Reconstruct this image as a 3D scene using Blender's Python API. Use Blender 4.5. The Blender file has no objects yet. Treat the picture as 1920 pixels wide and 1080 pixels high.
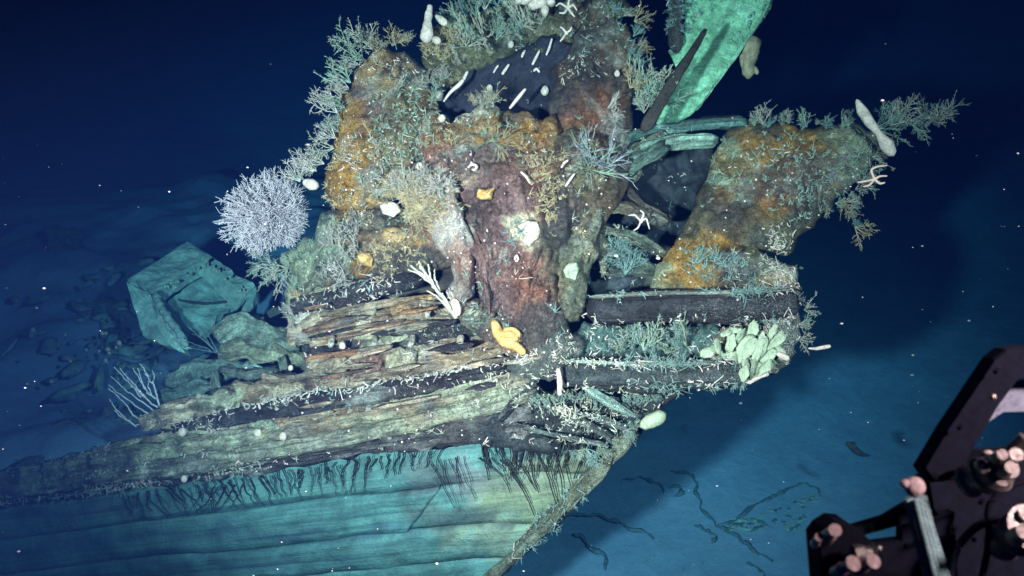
import bpy, math, random
import numpy as np

# ------------------------------------------------------------------ camera, water light, exposure
SC = bpy.context.scene
COL = SC.collection
CAM_Z, PITCH, FPX = 7.0, math.radians(33.0), 1663.0
cd = bpy.data.cameras.new('camera')
cam = bpy.data.objects.new('camera', cd)
COL.objects.link(cam)
cam.location = (0, 0, CAM_Z)
cam.rotation_euler = (math.radians(90) - PITCH, 0, 0)
cd.sensor_width = 36.0
cd.lens = 36.0 * FPX / 1920.0
cd.clip_start, cd.clip_end = 0.05, 400.0
cd.dof.use_dof = True
cd.dof.focus_distance = 5.9
cd.dof.aperture_fstop = 5.6
SC.camera = cam

w = bpy.data.worlds.new('World')
SC.world = w
w.use_nodes = True
w.node_tree.nodes['Background'].inputs[0].default_value = (0.0, 0.01, 0.35, 1)
w.node_tree.nodes['Background'].inputs[1].default_value = 0.05

FW = np.array([0, math.cos(PITCH), -math.sin(PITCH)])
UP = np.array([0, math.sin(PITCH), math.cos(PITCH)])
RT = np.array([1.0, 0, 0])
CP = np.array([0, 0, CAM_Z])


def P(px, py, d):
    px, py, d = np.broadcast_arrays(np.asarray(px, float), np.asarray(py, float), np.asarray(d, float))
    return CP + d[..., None] * (FW + RT * ((px - 960) / FPX)[..., None] - UP * ((py - 540) / FPX)[..., None])


def proj(v):
    q = np.asarray(v, float) - CP
    d = q @ FW
    return 960 + FPX * (q @ RT) / d, 540 - FPX * (q @ UP) / d, d


def lamp(name, loc, aim, power, size_deg, blend, radius, color):
    """A flood lamp of the diving vehicle that carries the camera."""
    l = bpy.data.lights.new(name, 'SPOT')
    l.energy, l.spot_size, l.spot_blend = power, math.radians(size_deg), blend
    l.shadow_soft_size, l.color = radius, color
    o = bpy.data.objects.new(name, l)
    COL.objects.link(o)
    o.location = tuple(loc)
    from mathutils import Vector
    o.rotation_euler = (Vector(tuple(aim)) - Vector(tuple(loc))).to_track_quat('-Z', 'Y').to_euler()
    return o


def rel(r, u, f):
    return CP + RT * r + UP * u + FW * f


lamp('vehicle_lamp', rel(-1.5, -0.35, 0.1), P(850, 500, 6.0), 11500, 62, 1.0, 0.12, (1.0, 0.43, 0.375))
lamp('vehicle_lamp', rel(1.9, 0.9, -0.2), P(1160, 800, 5.6), 3400, 80, 1.0, 0.15, (1.0, 0.48, 0.44))

SC.view_settings.view_transform = 'Standard'
SC.view_settings.look = 'None'
SC.view_settings.exposure = 0.0
SC.view_settings.gamma = 1.0
SC.render.engine = 'CYCLES'
SC.cycles.use_denoising = True
SC.cycles.volume_bounces = 1
SC.cycles.max_bounces = 6
SC.cycles.diffuse_bounces = 2
SC.cycles.caustics_reflective = False
SC.cycles.caustics_refractive = False
SC.cycles.sample_clamp_indirect = 4

random.seed(7)
RNG = np.random.default_rng(7)

# ------------------------------------------------------------------ noise


def _hash(i, j, k, s):
    n = (i * 374761393 + j * 668265263 + k * 2147483647 + s * 974711) & 0xFFFFFFFF
    n = ((n ^ (n >> 13)) * 1274126177) & 0xFFFFFFFF
    n = n ^ (n >> 16)
    return (n & 0xFFFF) / 32767.5 - 1.0


def vnoise(p, s=0):
    p = np.asarray(p, float)
    i = np.floor(p).astype(np.int64)
    f = p - i
    f = f * f * (3 - 2 * f)
    out = 0
    for a in (0, 1):
        for b in (0, 1):
            for c in (0, 1):
                wgt = (f[:, 0] if a else 1 - f[:, 0]) * (f[:, 1] if b else 1 - f[:, 1]) * (f[:, 2] if c else 1 - f[:, 2])
                out = out + wgt * _hash(i[:, 0] + a, i[:, 1] + b, i[:, 2] + c, s)
    return out


def fbm(p, s=0, oct=4, gain=0.5):
    p = np.asarray(p, float)
    out, amp = 0, 1.0
    for o in range(oct):
        out = out + amp * vnoise(p * (2.03 ** o) + 17.3 * o, s + o)
        amp *= gain
    return out

# ------------------------------------------------------------------ pigment of growths and rust by place on the wreck, plus a painted hole shade


BROWN = (0.14, 0.10, 0.085)
HOLE_SHADE = (0.028, 0.028, 0.038)
RUST = (0.38, 0.18, 0.11)
OCHRE = (0.54, 0.34, 0.09)
TAN = (0.50, 0.42, 0.30)
PINK = (0.46, 0.29, 0.25)
PURP = (0.25, 0.185, 0.20)
MINT = (0.42, 0.60, 0.46)
PALE = (0.66, 0.66, 0.55)
SAGE = (0.24, 0.30, 0.20)
SLATE = (0.085, 0.10, 0.11)
PATCH = [  # x, y, rx, ry, colour, strength
    (900, 330, 110, 40, RUST, .45), (960, 400, 80, 60, PINK, .55), (880, 380, 30, 40, RUST, .5), (1000, 560, 50, 50, PINK, .5), (790, 430, 40, 40, PINK, .6), (730, 300, 40, 50, TAN, .8), (720, 200, 50, 50, OCHRE, .5), (560, 600, 40, 40, PALE, .5), (640, 560, 50, 20, TAN, .5), (740, 720, 80, 18, PINK, .45), (880, 660, 70, 18, TAN, .7), (600, 730, 60, 16, RUST, .4), (640, 780, 70, 14, RUST, .4), (900, 700, 60, 14, PALE, .5), (1100, 430, 50, 60, TAN, .4), (1500, 290, 70, 40, OCHRE, .6), (1400, 330, 50, 40, RUST, .4), (1420, 380, 60, 30, OCHRE, .5),
    (690, 120, 50, 40, OCHRE, .7), (655, 370, 40, 30, OCHRE, 1), (760, 160, 30, 50, RUST, .5), (665, 270, 25, 30, RUST, .7), (940, 420, 60, 60, RUST, .4), (1440, 270, 60, 30, OCHRE, .6), (800, 300, 30, 30, RUST, .5),
    (640, 320, 45, 80, OCHRE, 1), (700, 150, 60, 60, TAN, .8), (735, 140, 40, 30, OCHRE, .5), (690, 225, 45, 40, PURP, .8),
    (700, 265, 30, 30, OCHRE, 1), (750, 230, 40, 80, SAGE, .6), (650, 210, 20, 40, OCHRE, .7),
    (850, 240, 60, 30, OCHRE, .55), (910, 215, 40, 30, TAN, .8), (975, 245, 70, 30, OCHRE, .6),
    (1120, 215, 40, 55, RUST, .75), (1060, 140, 50, 50, BROWN, .8), (830, 310, 60, 30, PINK, .7),
    (890, 290, 60, 25, SLATE, .6), (930, 350, 90, 50, PURP, .7), (840, 410, 45, 45, PINK, 1), (860, 500, 30, 70, PINK, .5),
    (930, 460, 60, 110, PURP, 1), (985, 510, 40, 60, PINK, .7), (1020, 545, 40, 40, RUST, .5), (995, 440, 28, 34, PALE, 1),
    (790, 345, 90, 22, PALE, .6), (735, 445, 60, 18, OCHRE, .8), (690, 450, 60, 20, TAN, .9), (680, 487, 25, 18, OCHRE, 1), (760, 485, 60, 25, SLATE, .8),
    (600, 460, 50, 50, MINT, .9), (570, 520, 40, 50, MINT, .7), (1010, 300, 60, 40, RUST, .35), (1080, 300, 50, 60, SAGE, .4),
    (940, 590, 40, 50, PURP, .8), (1010, 620, 60, 40, SLATE, .8), (1060, 480, 40, 80, SAGE, .6), (1050, 420, 30, 50, SLATE, .8),
    (640, 610, 60, 22, TAN, 1), (700, 600, 40, 24, OCHRE, .3), (760, 565, 40, 22, TAN, .8), (785, 555, 25, 20, OCHRE, .6), (690, 620, 50, 15, PALE, .5),
    (740, 628, 60, 16, MINT, .9), (880, 610, 70, 20, MINT, .6), (620, 690, 50, 18, PALE, .9), (760, 675, 40, 18, PALE, .8), (700, 690, 60, 22, PINK, .7),
    (820, 680, 60, 18, RUST, .3), (470, 740, 80, 20, TAN, .8), (420, 745, 35, 18, MINT, .9), (560, 790, 80, 22, TAN, .7), (700, 770, 110, 25, TAN, .6),
    (850, 740, 110, 20, MINT, .6), (300, 850, 140, 40, MINT, .8), (480, 820, 60, 30, MINT, .6), (130, 880, 120, 30, MINT, .6), (750, 790, 120, 14, MINT, .6),
    (1440, 300, 110, 50, OCHRE, .5), (1480, 340, 60, 50, RUST, .45), (1380, 310, 40, 40, SAGE, .5), (1360, 420, 60, 40, BROWN, .5), (1450, 430, 60, 40, SAGE, .5),
    (1600, 290, 40, 60, MINT, .5), (1355, 360, 30, 14, MINT, .9), (1280, 490, 40, 40, OCHRE, .9), (1335, 465, 40, 20, OCHRE, .9), (1235, 520, 25, 30, MINT, .8),
    (1375, 505, 32, 30, HOLE_SHADE, 1), (1320, 520, 40, 20, OCHRE, .4), (1470, 520, 40, 25, TAN, .6), (1340, 270, 30, 20, MINT, .6),  # the darkest patch paints the shaded hole of the ochre dome
    (1010, 930, 110, 50, (.25, .30, .16), .7), (1000, 890, 130, 30, (.21, .25, .18), .5), (880, 890, 45, 40, (.20, .23, .25), .6), (860, 965, 95, 24, (.08, .12, .12), .75), (800, 893, 55, 28, (.09, .12, .125), .85), (890, 990, 50, 20, (.10, .14, .12), .6), (930, 1010, 60, 30, (.30,.40,.28), .6), (300, 1010, 260, 12, (.06,.12,.18), .5), (640, 1000, 150, 9, (.06,.12,.18), .55), (420, 1060, 200, 10, (.06,.12,.18), .5), (180, 950, 160, 16, (.08,.12,.16), .5),
    (900, 60, 60, 50, SAGE, .5), (1160, 60, 40, 50, TAN, .5), (1100, 40, 50, 50, BROWN, .7), (1110, 500, 40, 60, MINT, .35),
]


def paint(v, base, amount=1.0, seed=0, mott=True):
    px, py, _ = proj(v)
    n = len(v)
    col = np.tile(np.array(base, float), (n, 1))
    if amount > 0:
        q = np.stack([px / 60, py / 60, np.full(n, seed * 1.0)], 1)
        wx = px + 26 * fbm(q, 5, 4, .6)
        wy = py + 22 * fbm(q + 31, 9, 4, .6)
        for (x, y, rx, ry, c, s) in PATCH:
            e = ((wx - x) / (rx * 1.15)) ** 2 + ((wy - y) / (ry * 1.15)) ** 2
            a = np.clip(1.6 - 1.15 * e, 0, 1) * s * amount
            col = col * (1 - a[:, None]) + np.array(c) * a[:, None]
    if amount > .1 and mott:
        col = col * np.array((1.14, 1.0, .88))
        a = np.clip(fbm(v * 3.3 + 5, 41 + seed, 4, .65) - .28, 0, .6)[:, None] * .9
        col = col * (1 - a) + np.array((.48, .55, .50)) * a
        a = np.clip(fbm(v * 3.9 - 5, 47 + seed, 4, .65) - .25, 0, .6)[:, None] * 1.0
        col = col * (1 - a) + np.array((.06, .075, .09)) * a
    m = 1 + 0.34 * fbm(v * 5.0, 3 + seed, 5, .65)
    return np.clip(col * m[:, None], 0.004, 0.9)

# ------------------------------------------------------------------ materials


def nodes_of(name):
    m = bpy.data.materials.new(name)
    m.use_nodes = True
    nt = m.node_tree
    for n in list(nt.nodes):
        if n.type != 'OUTPUT_MATERIAL':
            nt.nodes.remove(n)
    out = [n for n in nt.nodes if n.type == 'OUTPUT_MATERIAL'][0]
    b = nt.nodes.new('ShaderNodeBsdfPrincipled')
    nt.links.new(b.outputs[0], out.inputs[0])
    b.inputs['Roughness'].default_value = 0.75
    b.inputs['Specular IOR Level'].default_value = 0.25
    return m, nt, b


def noise(nt, vec, scale, detail=6, rough=0.6, dist=0.0):
    n = nt.nodes.new('ShaderNodeTexNoise')
    n.inputs['Scale'].default_value = scale
    n.inputs['Detail'].default_value = detail
    n.inputs['Roughness'].default_value = rough
    n.inputs['Distortion'].default_value = dist
    nt.links.new(vec, n.inputs['Vector'])
    return n.outputs['Fac']


def ramp(nt, fac, a, b, ca=(0, 0, 0, 1), cb=(1, 1, 1, 1)):
    r = nt.nodes.new('ShaderNodeValToRGB')
    r.color_ramp.elements[0].position, r.color_ramp.elements[1].position = a, b
    r.color_ramp.elements[0].color, r.color_ramp.elements[1].color = ca, cb
    nt.links.new(fac, r.inputs[0])
    return r.outputs[0]


def mix(nt, fac, a, b, mode='MIX'):
    n = nt.nodes.new('ShaderNodeMix')
    n.data_type = 'RGBA'
    n.blend_type = mode
    for s, i in ((fac, 0), (a, 6), (b, 7)):
        if isinstance(s, (int, float)):
            n.inputs[i].default_value = s
        elif isinstance(s, tuple):
            n.inputs[i].default_value = (*s[:3], 1)
        else:
            nt.links.new(s, n.inputs[i])
    return n.outputs[2]


def bump(nt, h, strength, dist, prev=None):
    b = nt.nodes.new('ShaderNodeBump')
    b.inputs['Strength'].default_value = strength
    b.inputs['Distance'].default_value = dist
    nt.links.new(h, b.inputs['Height'])
    if prev is not None:
        nt.links.new(prev, b.inputs['Normal'])
    return b.outputs[0]


def mat_encrusted(name, speck=(0.62, 0.72, 0.60), speck_amt=(0.56, 0.66), pit=0.75, wood=False, bstr=0.9):
    m, nt, b = nodes_of(name)
    tc = nt.nodes.new('ShaderNodeTexCoord')
    ob = tc.outputs['Object']
    at = nt.nodes.new('ShaderNodeAttribute')
    at.attribute_name = 'Col'
    c = at.outputs['Color']
    n1 = noise(nt, ob, 9, 8, .7, .6)
    n2 = noise(nt, ob, 42, 6, .7, 1.0)
    n3 = noise(nt, ob, 120, 3, .6)
    c = mix(nt, 0.85, c, ramp(nt, n1, .3, .7, (.45, .45, .45, 1), (1.5, 1.5, 1.5, 1)), 'MULTIPLY')
    if wood:
        uv = nt.nodes.new('ShaderNodeUVMap')
        uv.uv_map = 'grain'
        mp = nt.nodes.new('ShaderNodeMapping')
        mp.inputs['Scale'].default_value = (2.0, 34, 1)
        nt.links.new(uv.outputs[0], mp.inputs[0])
        g = noise(nt, mp.outputs[0], 1.6, 8, .65, .5)
        gr = ramp(nt, g, .38, .6, (.35, .33, .32, 1), (1.25, 1.25, 1.25, 1))
        c = mix(nt, 0.9, c, gr, 'MULTIPLY')
    vn = noise(nt, ob, 13, 6, .72, 1.8)
    ve = nt.nodes.new('ShaderNodeMath')
    ve.operation = 'SUBTRACT'
    nt.links.new(vn, ve.inputs[0])
    ve.inputs[1].default_value = .5
    va = nt.nodes.new('ShaderNodeMath')
    va.operation = 'ABSOLUTE'
    nt.links.new(ve.outputs[0], va.inputs[0])
    veins = va.outputs[0]
    c = mix(nt, pit, c, ramp(nt, veins, .004, .022, (.22, .22, .26, 1), (1, 1, 1, 1)), 'MULTIPLY')
    c = mix(nt, pit, c, mix(nt, 1.0, c, ramp(nt, n2, .34, .46, (.16, .16, .2, 1), (1, 1, 1, 1)), 'MULTIPLY'))
    sm = mix(nt, 1.0, ramp(nt, noise(nt, ob, 60, 5, .75, 2.2), *speck_amt), ramp(nt, noise(nt, ob, 3.2, 4, .6), .42, .6), 'MULTIPLY')
    c = mix(nt, sm, c, speck)
    nt.links.new(c, b.inputs['Base Color'])
    nrm = bump(nt, n1, bstr, 0.07)
    nrm = bump(nt, ramp(nt, veins, 0, .05), bstr * .7, 0.015, nrm)
    nrm = bump(nt, n2, bstr, 0.035, nrm)
    if wood:
        nrm = bump(nt, g, 1.0, 0.03, nrm)
    nrm = bump(nt, n3, bstr * .7, 0.006, nrm)
    nt.links.new(nrm, b.inputs['Normal'])
    return m


def mat_flat(name, color, var=0.3, scale=30, rough=0.7, bs=0.5, second=None, spec=0.25, metal=0.0):
    m, nt, b = nodes_of(name)
    tc = nt.nodes.new('ShaderNodeTexCoord')
    n = noise(nt, tc.outputs['Object'], scale, 5, .65, .4)
    lo = tuple(x * (1 - var) for x in color) + (1,)
    hi = (tuple(second) if second else tuple(min(1, x * (1 + var)) for x in color)) + (1,)
    n2 = noise(nt, tc.outputs['Object'], scale * 5, 4, .7, .6)
    c = mix(nt, .8, ramp(nt, n, .35, .65, lo, hi), ramp(nt, n2, .33, .48, (.42, .40, .38, 1), (1.05, 1.05, 1.05, 1)), 'MULTIPLY')
    nt.links.new(c, b.inputs['Base Color'])
    nt.links.new(bump(nt, n2, bs, 0.004, bump(nt, n, bs, 0.01)), b.inputs['Normal'])
    b.inputs['Roughness'].default_value = rough
    b.inputs['Specular IOR Level'].default_value = spec
    b.inputs['Metallic'].default_value = metal
    return m


def mat_sheath():
    m, nt, b = nodes_of('silted_hull_planking')
    tc = nt.nodes.new('ShaderNodeTexCoord')
    ob = tc.outputs['Object']
    at = nt.nodes.new('ShaderNodeAttribute')
    at.attribute_name = 'Col'
    uv = nt.nodes.new('ShaderNodeUVMap')
    uv.uv_map = 'grain'
    mp = nt.nodes.new('ShaderNodeMapping')
    mp.inputs['Scale'].default_value = (.38, 9, 1)
    nt.links.new(uv.outputs[0], mp.inputs[0])
    g = noise(nt, mp.outputs[0], 1.4, 9, .62, .8)
    n1 = noise(nt, ob, 5, 8, .7, .8)
    n2 = noise(nt, ob, 55, 5, .7, 1.0)
    c = mix(nt, .8, at.outputs['Color'], ramp(nt, g, .36, .60, (.50, .54, .62, 1), (1.15, 1.12, 1.1, 1)), 'MULTIPLY')
    c = mix(nt, .7, c, ramp(nt, n1, .30, .62, (.66, .64, .66, 1), (1.12, 1.12, 1.1, 1)), 'MULTIPLY')
    c = mix(nt, .5, c, ramp(nt, n2, .33, .5, (.3, .3, .33, 1), (1.05, 1.05, 1.05, 1)), 'MULTIPLY')
    nt.links.new(c, b.inputs['Base Color'])
    nrm = bump(nt, g, .5, .03)
    nrm = bump(nt, n1, .6, .04, nrm)
    nrm = bump(nt, n2, .6, .012, nrm)
    nt.links.new(nrm, b.inputs['Normal'])
    return m


M = {
    'crust': mat_encrusted('encrusted_concretion', (.66, .72, .62), (.59, .68), .9, bstr=1.0),
    'crustpale': mat_encrusted('frosted_concretion', (0.78, 0.80, 0.74), (0.42, 0.52), .9),
    'void': mat_encrusted('dark_timber_and_shade', (0.2, 0.24, 0.26), (0.62, 0.72), .5, bstr=.4),  # dark timber, and the shade painted into the hollows
    'wood': mat_encrusted('encrusted_timber', (0.74, 0.74, 0.68), (0.57, 0.67), .9, True, 1.0),
    'sheath': mat_sheath(),
    'green': mat_encrusted('green_copper', (0.12, 0.34, 0.26), (0.62, 0.70), .45, False, .5),
    'coral_white': mat_flat('white_coral', (0.50, 0.48, 0.44)),
    'coral_pale': mat_flat('pale_coral', (0.42, 0.44, 0.36)),
    'coral_mint': mat_flat('mint_coral', (0.27, 0.37, 0.29)),
    'coral_tan': mat_flat('tan_coral', (0.42, 0.35, 0.21)),
    'coral_blue': mat_flat('bluish_coral', (0.38, 0.43, 0.50)),
    'coral_ball': mat_flat('pinkish_white_coral', (0.56, 0.52, 0.57)),
    'coral_teal': mat_flat('teal_hydroid', (0.20, 0.32, 0.30)),
    'worm': mat_flat('worm_tube', (0.56, 0.47, 0.44), .2),
    'sponge_white': mat_flat('white_sponge', (0.52, 0.46, 0.40), .25, 22, bs=.9),
    'sponge_yellow': mat_flat('yellow_sponge', (0.50, 0.28, 0.08), .2, 20, bs=.9, second=(0.62, 0.42, 0.18)),
    'sponge_tan': mat_flat('tan_sponge', (0.30, 0.24, 0.15), .3, 20),
    'sponge_green': mat_flat('pale_green_sponge', (0.30, 0.38, 0.27), .25, 24, bs=.8),
    'anemone': mat_flat('pink_animal', (0.82, 0.55, 0.45), .1, 30),
    'streak': mat_flat('black_streak', (0.012, 0.012, 0.014), .3),
    'string': mat_flat('dark_string', (0.08, 0.14, 0.18), .3),
    'pole': mat_flat('dark_pole', (0.05, 0.045, 0.04), .5, 25, bs=.9),
    'snow': mat_flat('drifting_flake', (0.42, 0.42, 0.42), .05),
    'black': mat_flat('black_plastic', (0.002, 0.003, 0.008), .3, 60, .85, .1, spec=.06),
    'steel': mat_flat('worn_steel', (0.15, 0.15, 0.15), .4, 45, .33, .4, metal=.8, spec=.5),
    'pinkcap': mat_flat('pale_pink_plastic', (0.34, 0.29, 0.31), .35, 60, .3, .6, spec=.6),
    'strap': mat_flat('grey_ribbed_strap', (0.14, 0.26, 0.28), .25, 60, .6, .6),
    'blade': mat_flat('grey_painted_plate', (0.07, 0.09, 0.13), .2, 30, .5, .1),
    'fish': mat_flat('dark_fish_skin', (0.03, 0.04, 0.05), .2),
}


def mat_seabed():
    m, nt, b = nodes_of('silty_seabed')
    tc = nt.nodes.new('ShaderNodeTexCoord')
    ob = tc.outputs['Object']
    n1 = noise(nt, ob, .6, 6, .6, .4)
    n2 = noise(nt, ob, 7, 7, .7)
    c = ramp(nt, n1, .35, .65, (.15, .255, .40, 1), (.20, .31, .46, 1))
    c = mix(nt, .5, c, ramp(nt, n2, .3, .6, (.75, .75, .75, 1), (1.1, 1.1, 1.1, 1)), 'MULTIPLY')
    nt.links.new(c, b.inputs['Base Color'])
    nrm = bump(nt, n2, .45, .05)
    nrm = bump(nt, noise(nt, ob, 40, 4, .7), .5, .01, nrm)
    nt.links.new(nrm, b.inputs['Normal'])
    return m


M['seabed'] = mat_seabed()
M['silt'] = mat_encrusted('silted_board', (.30, .46, .40), (.62, .75), .3, False, .4)

# ------------------------------------------------------------------ object helpers


def tag(o, label=None, cat=None, group=None, kind=None):
    if label:
        o['label'] = label
    if cat:
        o['category'] = cat
    if group:
        o['group'] = group
    if kind:
        o['kind'] = kind
    return o


def thing(name, loc, label, cat, group=None):
    o = bpy.data.objects.new(name, None)
    o.empty_display_size = 0.1
    COL.objects.link(o)
    o.location = tuple(loc)
    return tag(o, label, cat, group)


def mesh(name, v, f, m, parent=None, col=None, uv=None, smooth=True):
    v = np.asarray(v, float)
    org = v.mean(0)
    if parent is None:
        org = np.array([org[0], org[1], v[:, 2].min()])
    me = bpy.data.meshes.new(name)
    me.from_pydata((v - org).tolist(), [], f if isinstance(f, list) else f.tolist())
    if smooth:
        me.polygons.foreach_set('use_smooth', np.ones(len(me.polygons), bool))
    if col is not None:
        a = me.color_attributes.new('Col', 'FLOAT_COLOR', 'POINT')
        a.data.foreach_set('color', np.concatenate([col, np.ones((len(col), 1))], 1).astype(np.float32).ravel())
    if uv is not None:
        u = me.uv_layers.new(name='grain')
        li = np.empty(len(me.loops), np.int32)
        me.loops.foreach_get('vertex_index', li)
        u.data.foreach_set('uv', np.asarray(uv, np.float32)[li].ravel())
    me.materials.append(M[m] if isinstance(m, str) else m)
    me.validate()
    o = bpy.data.objects.new(name, me)
    COL.objects.link(o)
    if parent is not None:
        o.parent = parent
        root, off = parent, np.zeros(3)
        while root is not None:
            off += np.array(root.location)
            root = root.parent
        o.location = tuple(org - off)
    else:
        o.location = tuple(org)
    return o


SURF = []   # (points, normals, density)


def inside(px, py, poly):
    x, y = np.asarray(px), np.asarray(py)
    r = np.zeros(x.shape, bool)
    n = len(poly)
    for i in range(n):
        x1, y1 = poly[i]
        x2, y2 = poly[(i + 1) % n]
        if y1 == y2:
            continue
        c = ((y1 > y) != (y2 > y)) & (x < (x2 - x1) * (y - y1) / (y2 - y1) + x1)
        r ^= c
    return r


def nearest(px, py, poly):
    """distance to and nearest point on a closed polygon"""
    bd = np.full(px.shape, 1e18)
    bx, by = px.copy(), py.copy()
    n = len(poly)
    for i in range(n):
        x1, y1 = poly[i]
        x2, y2 = poly[(i + 1) % n]
        dx, dy = x2 - x1, y2 - y1
        L = dx * dx + dy * dy + 1e-9
        t = np.clip(((px - x1) * dx + (py - y1) * dy) / L, 0, 1)
        qx, qy = x1 + t * dx, y1 + t * dy
        d = (px - qx) ** 2 + (py - qy) ** 2
        k = d < bd
        bd = np.where(k, d, bd)
        bx = np.where(k, qx, bx)
        by = np.where(k, qy, by)
    return np.sqrt(bd), bx, by


def densify(poly, step, jit, seed):
    out = []
    n = len(poly)
    for i in range(n):
        a, b = np.array(poly[i], float), np.array(poly[(i + 1) % n], float)
        k = max(1, int(np.linalg.norm(b - a) / step))
        for j in range(k):
            out.append(a + (b - a) * j / k)
    out = np.array(out)
    q = np.concatenate([out / 22.0, np.full((len(out), 1), seed * 3.1)], 1)
    out[:, 0] += jit * fbm(q, seed, 3)
    out[:, 1] += jit * fbm(q + 50, seed + 7, 3)
    return out.tolist()


def depth_from(ctrl):
    c = np.array(ctrl, float)
    m0 = c[:, :2].mean(0)
    dz = c[:, 2].mean()
    kk, *_ = np.linalg.lstsq(c[:, :2] - m0, c[:, 2] - dz, rcond=None)
    k = np.array([kk[0], kk[1], dz - kk @ m0])
    A = np.concatenate([c[:, :2], np.ones((len(c), 1))], 1)
    res = c[:, 2] - A @ k

    def D(x, y):
        base = k[0] * x + k[1] * y + k[2]
        ws, s = 0, 0
        for i in range(len(c)):
            wt = 1 / ((x - c[i, 0]) ** 2 + (y - c[i, 1]) ** 2 + 900)
            ws = ws + wt
            s = s + wt * res[i]
        return base + s / ws
    return D


def lump(name, outline, ctrl, T, parent, mat='crust', base=BROWN, g=4.5, amp=0.05, freq=4.0, back=0.5, jit=9, seed=1, dens=1.0,
         amount=1.0, flute=0.0, label=None, rim=1.2):
    poly = densify(outline, 9, jit, seed)
    D = depth_from(ctrl)
    pa = np.array(poly)
    x0, y0 = pa.min(0) - g
    nx, ny = (np.ceil((pa.max(0) + g - [x0, y0]) / g)).astype(int) + 1
    gx, gy = np.meshgrid(x0 + np.arange(nx) * g, y0 + np.arange(ny) * g, indexing='ij')
    gx, gy = gx.ravel(), gy.ravel()
    ins = inside(gx, gy, poly)
    dist, bx, by = nearest(gx, gy, poly)
    out = ~ins
    X = np.where(out, bx, gx)
    Y = np.where(out, by, gy)
    dist = np.where(out, 0, dist)
    I = np.arange(nx * ny).reshape(nx, ny)
    q = np.stack([I[:-1, :-1], I[1:, :-1], I[1:, 1:], I[:-1, 1:]], -1).reshape(-1, 4)
    q = q[ins[q].sum(1) >= 2]
    d0 = D(X, Y)
    Rpx = T * rim / np.maximum(d0, .5) * FPX
    t = np.clip(dist / Rpx, 0, 1)
    prof = np.sqrt(np.clip(1 - (1 - t) ** 2, 0, 1))
    wp = P(X, Y, d0)
    n = fbm(wp * freq, seed, 6, .66)
    rg = 1 - np.abs(fbm(wp * freq * 2.1 + 9, seed + 20, 5, .62))
    disp = amp * (n + .8 * rg - .3)
    if flute:
        fl = fbm(np.stack([X / 16 + 1.5 * np.sin(Y / 90), Y / 130, X * 0 + seed], 1), seed + 3, 3, .6)
        disp = disp + flute * np.abs(fl)
    df = d0 - T * prof - disp * np.minimum(1, prof * 1.5)
    db = d0 + T * back * prof + .02
    used = np.unique(q)
    mp = -np.ones(nx * ny, int)
    mp[used] = np.arange(len(used))
    vf = P(X[used], Y[used], df[used])
    vf = vf + (RT * (vnoise(vf * 22, seed + 1) * .008)[:, None] + UP * (vnoise(vf * 22 + 7, seed + 2) * .008)[:, None]) * prof[used][:, None]
    vb = P(X[used], Y[used], db[used])
    nU = len(used)
    qf = mp[q]
    edge = dist[used] <= 0
    bi = np.where(edge, np.arange(nU), np.arange(nU) + nU)
    qb = bi[qf[:, ::-1]]
    v = np.concatenate([vf, vb])
    # drop unused (edge copies in the back) vertices
    allq = np.concatenate([qf[:, ::-1], qb[:, ::-1]])
    u2 = np.unique(allq)
    m2 = -np.ones(len(v), int)
    m2[u2] = np.arange(len(u2))
    allq = m2[allq]
    v = v[u2]
    faces = [tuple(dict.fromkeys(r)) for r in allq.tolist()]
    faces = [r for r in faces if len(r) > 2]
    col = paint(v, base, amount, seed)
    o = mesh(name, v, faces, mat, parent, col)
    if label:
        o['label'] = label
    # surface samples
    e1 = np.roll(vf, -1, 0) - vf
    G = df.reshape(nx, ny)
    ddx = np.gradient(G, axis=0).ravel() / g * FPX / np.maximum(d0, 1)
    ddy = np.gradient(G, axis=1).ravel() / g * FPX / np.maximum(d0, 1)
    nr = -FW + RT * np.clip(ddx, -2, 2)[:, None] * 1.0 - UP * np.clip(ddy, -2, 2)[:, None]
    nr = nr[used]
    nr /= np.linalg.norm(nr, axis=1)[:, None]
    k = dist[used] > g
    SURF.append((vf[k], nr[k], np.full(k.sum(), dens) * 1.0))
    return o


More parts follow.
